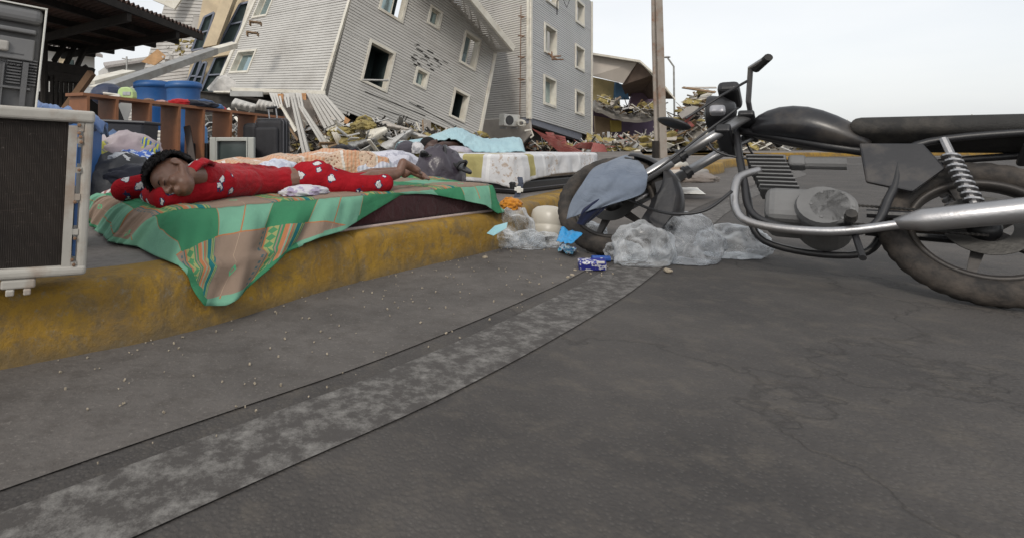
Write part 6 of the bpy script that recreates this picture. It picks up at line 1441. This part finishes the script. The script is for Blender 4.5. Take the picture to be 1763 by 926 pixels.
# front fender: arc shell over the tyre with a long tail
q = MB(); n_ = 44
for i in range(n_ + 1):
    A = R(-40 + 120 * i / n_)
    for j in range(9):
        x = (j / 8 * 2 - 1); dp = max(0, 1 - i / (n_ * .62)); r_ = .345 + .004 * math.sin(A * 3) - .035 * x * x - (.012 + .085 * min(1, dp * 2.2)) * abs(x) ** 5; wd = .096 * (1 - .35 * max(0, (i / n_ - .7) / .3)) * (1 - .22 * max(0, 1 - i / 6))
        q.v.append(B(r_ * math.cos(A), r_ * math.sin(A), x * wd))
for i in range(n_):
    for j in range(8): a = i * 9 + j; q.f.append([a, a + 1, a + 10, a + 9]); q.mi.append(0)
mods(q.build('front_fender', mat('scuffed_black_plastic', (.020, .020, .023), .42, .4, 5, .15, dirt=(.07, .06, .05), dirt_amt=.3, dscale=6), MC, smooth=True), solid=.006)
q = MB(); q.poly([B(.325 * math.cos(R(x)), .325 * math.sin(R(x)), .092) for x in (-34, -14, 6, 26)] + [B(.24 * math.cos(R(x)), .24 * math.sin(R(x)), .096) for x in (26, 4, -18, -28)], .006, nb); q.build('fender_flap', mat('scuffed_black_plastic', (.028, .028, .031)), MC)
# handlebar, mirror, headlamp, dials
q = MB(); q.tube([B(.68, .66, .38), B(.62, .68, .30), B(.60, .60, .12), B(.60, .60, -.12), B(.62, .68, -.30), B(.68, .66, -.38)], .012, 10); q.build('handlebar', M_steel, MC)
for sgn in (-1, 1):
    q = MB(); q.tube([B(.70, .655, .40 * sgn), B(.64, .675, .29 * sgn)], .019, 10); q.build('hand_grip', M_blackm, MC)
q = MB(); q.tube([B(.605, .66, .22), B(.50, .54, .26), B(.36, .39, .28)], .007, 8); q.build('mirror_stalk', M_black, MC)
q = MB(); q.ell(B(.31, .36, .28), (.085, .018, .045), Matrix((e1 * .96 - e2 * .22, e2, nb)).transposed() if False else Matrix(((e1 * .93 - e2 * .32).normalized(), (e2 * .93 + e1 * .32).normalized(), nb)).transposed()); mr = q.build('mirror', M_black, MC, smooth=True)
q = MB(); hl = B(.45, .62, 0); Mh = Matrix((nb, e2, -e1)).transposed()
q.lathe([(0, -.09), (.05, -.08), (.085, -.03), (.095, .03), (.09, .045)], hl, 28, Mh); q.build('headlamp_shell', M_black, MC, smooth=True)
q = MB(); q.lathe([(0, .06), (.05, .056), (.088, .044)], hl, 28, Mh); q.build('headlamp_lens', M_glass, MC, smooth=True)
q = MB(); q.rbox(B(.50, .73, .0), (.10, .07, .20), .025, M=MB_); q.build('instrument_pod', M_black, MC)
q = MB(); q.rbox(B(.47, .54, .13), (.07, .05, .05), .015, M=MB_); q.build('indicator', mat('grey_silver', (.36, .36, .38), .4, .2, metal=.4), MC)
def cable(pts, r, m_, nm='cable'): q = MB(); pp = smooth3(pts); q.tube(pp, r, 8); return q.build(nm, m_, MC, smooth=True)
def smooth3(p, n=8):
    p = [Vector(x) for x in p]; out = []
    for i in range(len(p) - 1):
        a, b, c, d = p[max(i - 1, 0)], p[i], p[i + 1], p[min(i + 2, len(p) - 1)]
        for k in range(n): t_ = k / n; out.append(.5 * (2 * b + (c - a) * t_ + (2 * a - 5 * b + 4 * c - d) * t_ * t_ + (3 * b - a - 3 * c + d) * t_ ** 3))
    return out + [p[-1]]
cable([B(.02, .02, .10), P(1095, 350, 2.88), P(1125, 362, 2.75), P(1165, 369, 2.65), P(1215, 362, 2.6), P(1260, 330, 2.6)], .0075, M_black)
cable([B(.05, .05, .11), B(.22, .16, .13), B(.40, .36, .14), B(.56, .56, .12)], .006, M_black)
cable([B(.56, .56, .05), B(.44, .42, .1), B(.50, .30, .08), B(.8, .28, .02)], .006, M_black)
q = MB(); q.rbox(B(.035, .05, .085), (.06, .10, .03), .01, M=MB_); q.rbox(B(-.05, .03, .075), (.05, .035, .02), .008, M=MB_); q.build('brake_caliper', M_black, MC)
# frame, tank, seat, engine, rear (mostly outside the photograph)
q = MB()
for sgn in (-1, 1):
    q.tube(smooth3([B(.54, .50, .02 * sgn), B(.60, .16, .09 * sgn), B(.68, -.08, .12 * sgn), B(1.02, -.10, .12 * sgn), B(1.12, .10, .11 * sgn), B(1.2, .34, .1 * sgn), B(1.6, .42, .09 * sgn)]), .016, 8)
q.tube([B(.54, .50, 0), B(.9, .40, 0), B(1.2, .33, 0)], .022, 8); q.build('frame', M_black, MC, smooth=True)
q = MB(); secs = [(.60, .50, .02, .03), (.63, .51, .06, .06), (.72, .52, .10, .09), (.84, .50, .115, .10), (.95, .46, .09, .085), (1.04, .42, .055, .06), (1.07, .40, .02, .02)]
for (a_, b_, w_, h_) in secs:
    for k in range(20): th = 2 * math.pi * k / 20; cx_, cy_ = math.cos(th), math.sin(th); q.v.append(B(a_, b_ + h_ * (abs(cy_) ** .8) * (1 if cy_ > 0 else -.85), w_ * 1.1 * (abs(cx_) ** .6) * (1 if cx_ > 0 else -1)))
for i in range(len(secs) - 1):
    for k in range(20): q.f.append([i * 20 + k, i * 20 + (k + 1) % 20, (i + 1) * 20 + (k + 1) % 20, (i + 1) * 20 + k]); q.mi.append(0)
q.f += [list(range(20)), list(range((len(secs) - 1) * 20, len(secs) * 20))]; q.mi += [0, 0]
mods(q.build('fuel_tank', mat('dusty_black_paint', (.022, .022, .025), .32, .3, 5, .05, dirt=(.10, .085, .07), dirt_amt=.5, dscale=5), MC, smooth=True), subsurf=1)
q = MB(); q.lathe([(0, 0), (.028, 0), (.03, .012), (.02, .016), (0, .016)], B(.80, .60, 0), 20, Matrix((e1, nb * -1, e2)).transposed()); q.build('filler_cap', M_steel, MC)
q = MB(); q.poly([B(x, y, .12) for x, y in ((1.02, .34), (1.22, .34), (1.28, .22), (1.18, .10), (1.04, .14))], .02, nb); mods(q.build('side_cover', mat('dusty_black_paint', (.022, .022, .025)), MC), bevel=.008)
for sg in (-1, 1):
    q = MB(); pts = []
    for k in range(61): f_ = k / 60; pts.append(B(.96 + .42 * f_, .045 * sg - .01 * f_, .075))
    q.tube(pts, [.004 if k % 2 else .0065 for k in range(61)], 6); q.build('chain_run', M_blackm, MC)
q = MB(); q.tube([B(.98, -.08, .12), B(.98, -.09, .24)], .013, 8); q.tube([B(.99, -.085, .2), B(.99, -.085, .25)], .02, 8); q.build('foot_peg', M_blackm, MC)
q = MB(); q.lathe([(0, .15), (.075, .15), (.085, .14), (.085, .12)], B(.93, .0, 0), 24, MB_)
for k in range(6): q.lathe([(0, .006), (.006, .005), (.007, 0)], B(.93 + .07 * math.cos(k * 1.047), .07 * math.sin(k * 1.047), .148), 6, MB_)
q.build('clutch_cover', mat('cast_grey', (.16, .16, .16)), MC)
q = MB(); q.rbox(B(.80, .30, .0), (.07, .06, .07), .015, M=MB_); q.tube([B(.83, .30, 0), B(.98, .30, 0)], .03, 12); q.build('carburettor', mat('cast_grey', (.16, .16, .16)), MC)
cable([B(.60, .60, -.1), B(.58, .48, -.1), B(.66, .34, -.06), B(.80, .32, 0)], .005, M_black)
q = MB(); q.rbox(B(1.28, .46, 0), (.58, .09, .22), .04, M=MB_); mods(q.build('seat', M_blackm, MC, smooth=True))
q = MB(); q.rbox(B(.84, .02, 0), (.30, .17, .24), .04, M=MB_); q.lathe([(0, -.15), (.09, -.15), (.10, -.12), (.10, .12), (.09, .15), (0, .15)], B(.90, .0, 0), 24, MB_); q.build('crankcase', mat('cast_grey', (.16, .16, .16), .5, .2, 8, .2, metal=.5, dirt=(.05, .045, .04), dirt_amt=.5), MC)
q = MB()
for k in range(9): q.rbox(B(.74 - k * .008, .13 + k * .021, 0), (.15, .008, .15), .003, M=MB_)
q.rbox(B(.71, .22, 0), (.10, .20, .10), .01, M=MB_); q.build('cylinder_fins', mat('cast_grey', (.16, .16, .16)), MC)
q = MB(); q.tube(smooth3([B(.66, .22, .06), B(.58, .12, .12), B(.62, -.10, .15), B(.9, -.14, .17), B(1.15, -.08, .18)]), .019, 12); q.tube([B(1.12, -.085, .18), B(1.2, -.06, .18), B(1.65, .05, .2), B(1.68, .055, .2)], [.02, .045, .048, .03], 18); q.build('exhaust', M_steel, MC, smooth=True)
for sgn in (-1, 1):
    q = MB(); q.tube([B(1.36, .0, .12 * sgn), B(1.28, .36, .12 * sgn)], .014, 8)
    for k in range(9): c_ = B(1.345 - k * .006, .07 + k * .025, .12 * sgn); q.tube([c_ - e2 * .004, c_ + e2 * .004], .03, 12)
    q.build('shock_absorber', M_steel, MC)
    q = MB(); q.tube([B(1.04, .0, .09 * sgn), B(1.38, .0, .10 * sgn)], .018, 8); q.build('swing_arm', M_black, MC)
wheel(1.38, 0, .31, .11, MC)
q = MB(); q.rbox(B(1.6, .36, 0), (.2, .03, .16), .012, M=MB_); q.rbox(B(1.70, .28, 0), (.03, .16, .14), .012, M=MB_); q.build('rear_fender', M_black, MC)
q = MB(); q.rbox(B(1.70, .40, 0), (.05, .06, .11), .012, M=MB_); q.build('tail_lamp', mat('red_lens', (.30, .01, .01), .2), MC)
q = MB(); q.tube([B(1.0, -.11, .12), B(1.02, -.30, .30)], .012, 8); q.build('side_stand', M_black, MC)
# grey-blue shirt thrown over the fender
def hang(name, rows, m_, lab, cat, parent=None, amp=.012, seed=0, n=46):
    """cloth through a lattice of photo points (px, py, depth)"""
    q = MB(); nr, nc = len(rows), len(rows[0]); G_ = [[P(*c) for c in r] for r in rows]
    def sm(r, u):
        u *= len(r) - 1; i = min(int(u), len(r) - 2); f = u - i; a, b, c, d = r[max(i - 1, 0)], r[i], r[i + 1], r[min(i + 2, len(r) - 1)]
        return .5 * (2 * b + (c - a) * f + (2 * a - 5 * b + 4 * c - d) * f * f + (3 * b - a - 3 * c + d) * f ** 3)
    for i in range(n + 1):
        for j in range(n + 1):
            u, w = i / n, j / n; p = sm([sm(r, u) for r in G_], w)
            f = noise.noise(Vector((u * 3.5 + w * 2.5, w * 1.2, seed))) * 1.3 + noise.noise(Vector((u * 9, w * 3, seed + 4))) * .5
            q.v.append(p + Vector((.1, -.8, .4)) * f * amp)
    for i in range(n):
        for j in range(n): a = i * (n + 1) + j; q.f.append([a, a + 1, a + n + 2, a + n + 1]); q.mi.append(0)
    return mods(q.build(name, m_, smooth=True, tag=(lab, cat)), solid=.004)
M_shirt = cloth('c_shirtgrey', (.17, .20, .25), (.12, .145, .19), fold=.7)
hang('shirt', [[(1046, 279, 3.26), (1078, 270, 3.24), (1107, 280, 3.12)], [(1022, 290, 3.00), (1064, 282, 2.98), (1110, 292, 2.90)], [(1002, 318, 2.90), (1052, 308, 2.84), (1112, 310, 2.76)], [(983, 349, 2.90), (1036, 337, 2.82), (1107, 333, 2.74)], [(975, 378, 2.90), (1008, 366, 2.85), (1060, 350, 2.78)]],
     M_shirt, 'grey blue shirt thrown over the front fender of the motorcycle', 'shirt', seed=4, amp=.024)
hang('rag', [[(1010, 352, 2.86), (1035, 342, 2.83), (1056, 334, 2.80)], [(1000, 368, 2.86), (1026, 358, 2.83), (1050, 350, 2.80)], [(994, 384, 2.88), (1006, 388, 2.88), (1034, 366, 2.84)]],
     cloth('c_navyrag', (.015, .02, .05), (.01, .013, .03)), 'dark navy cloth hanging under the grey blue shirt', 'cloth', seed=9, amp=.014)
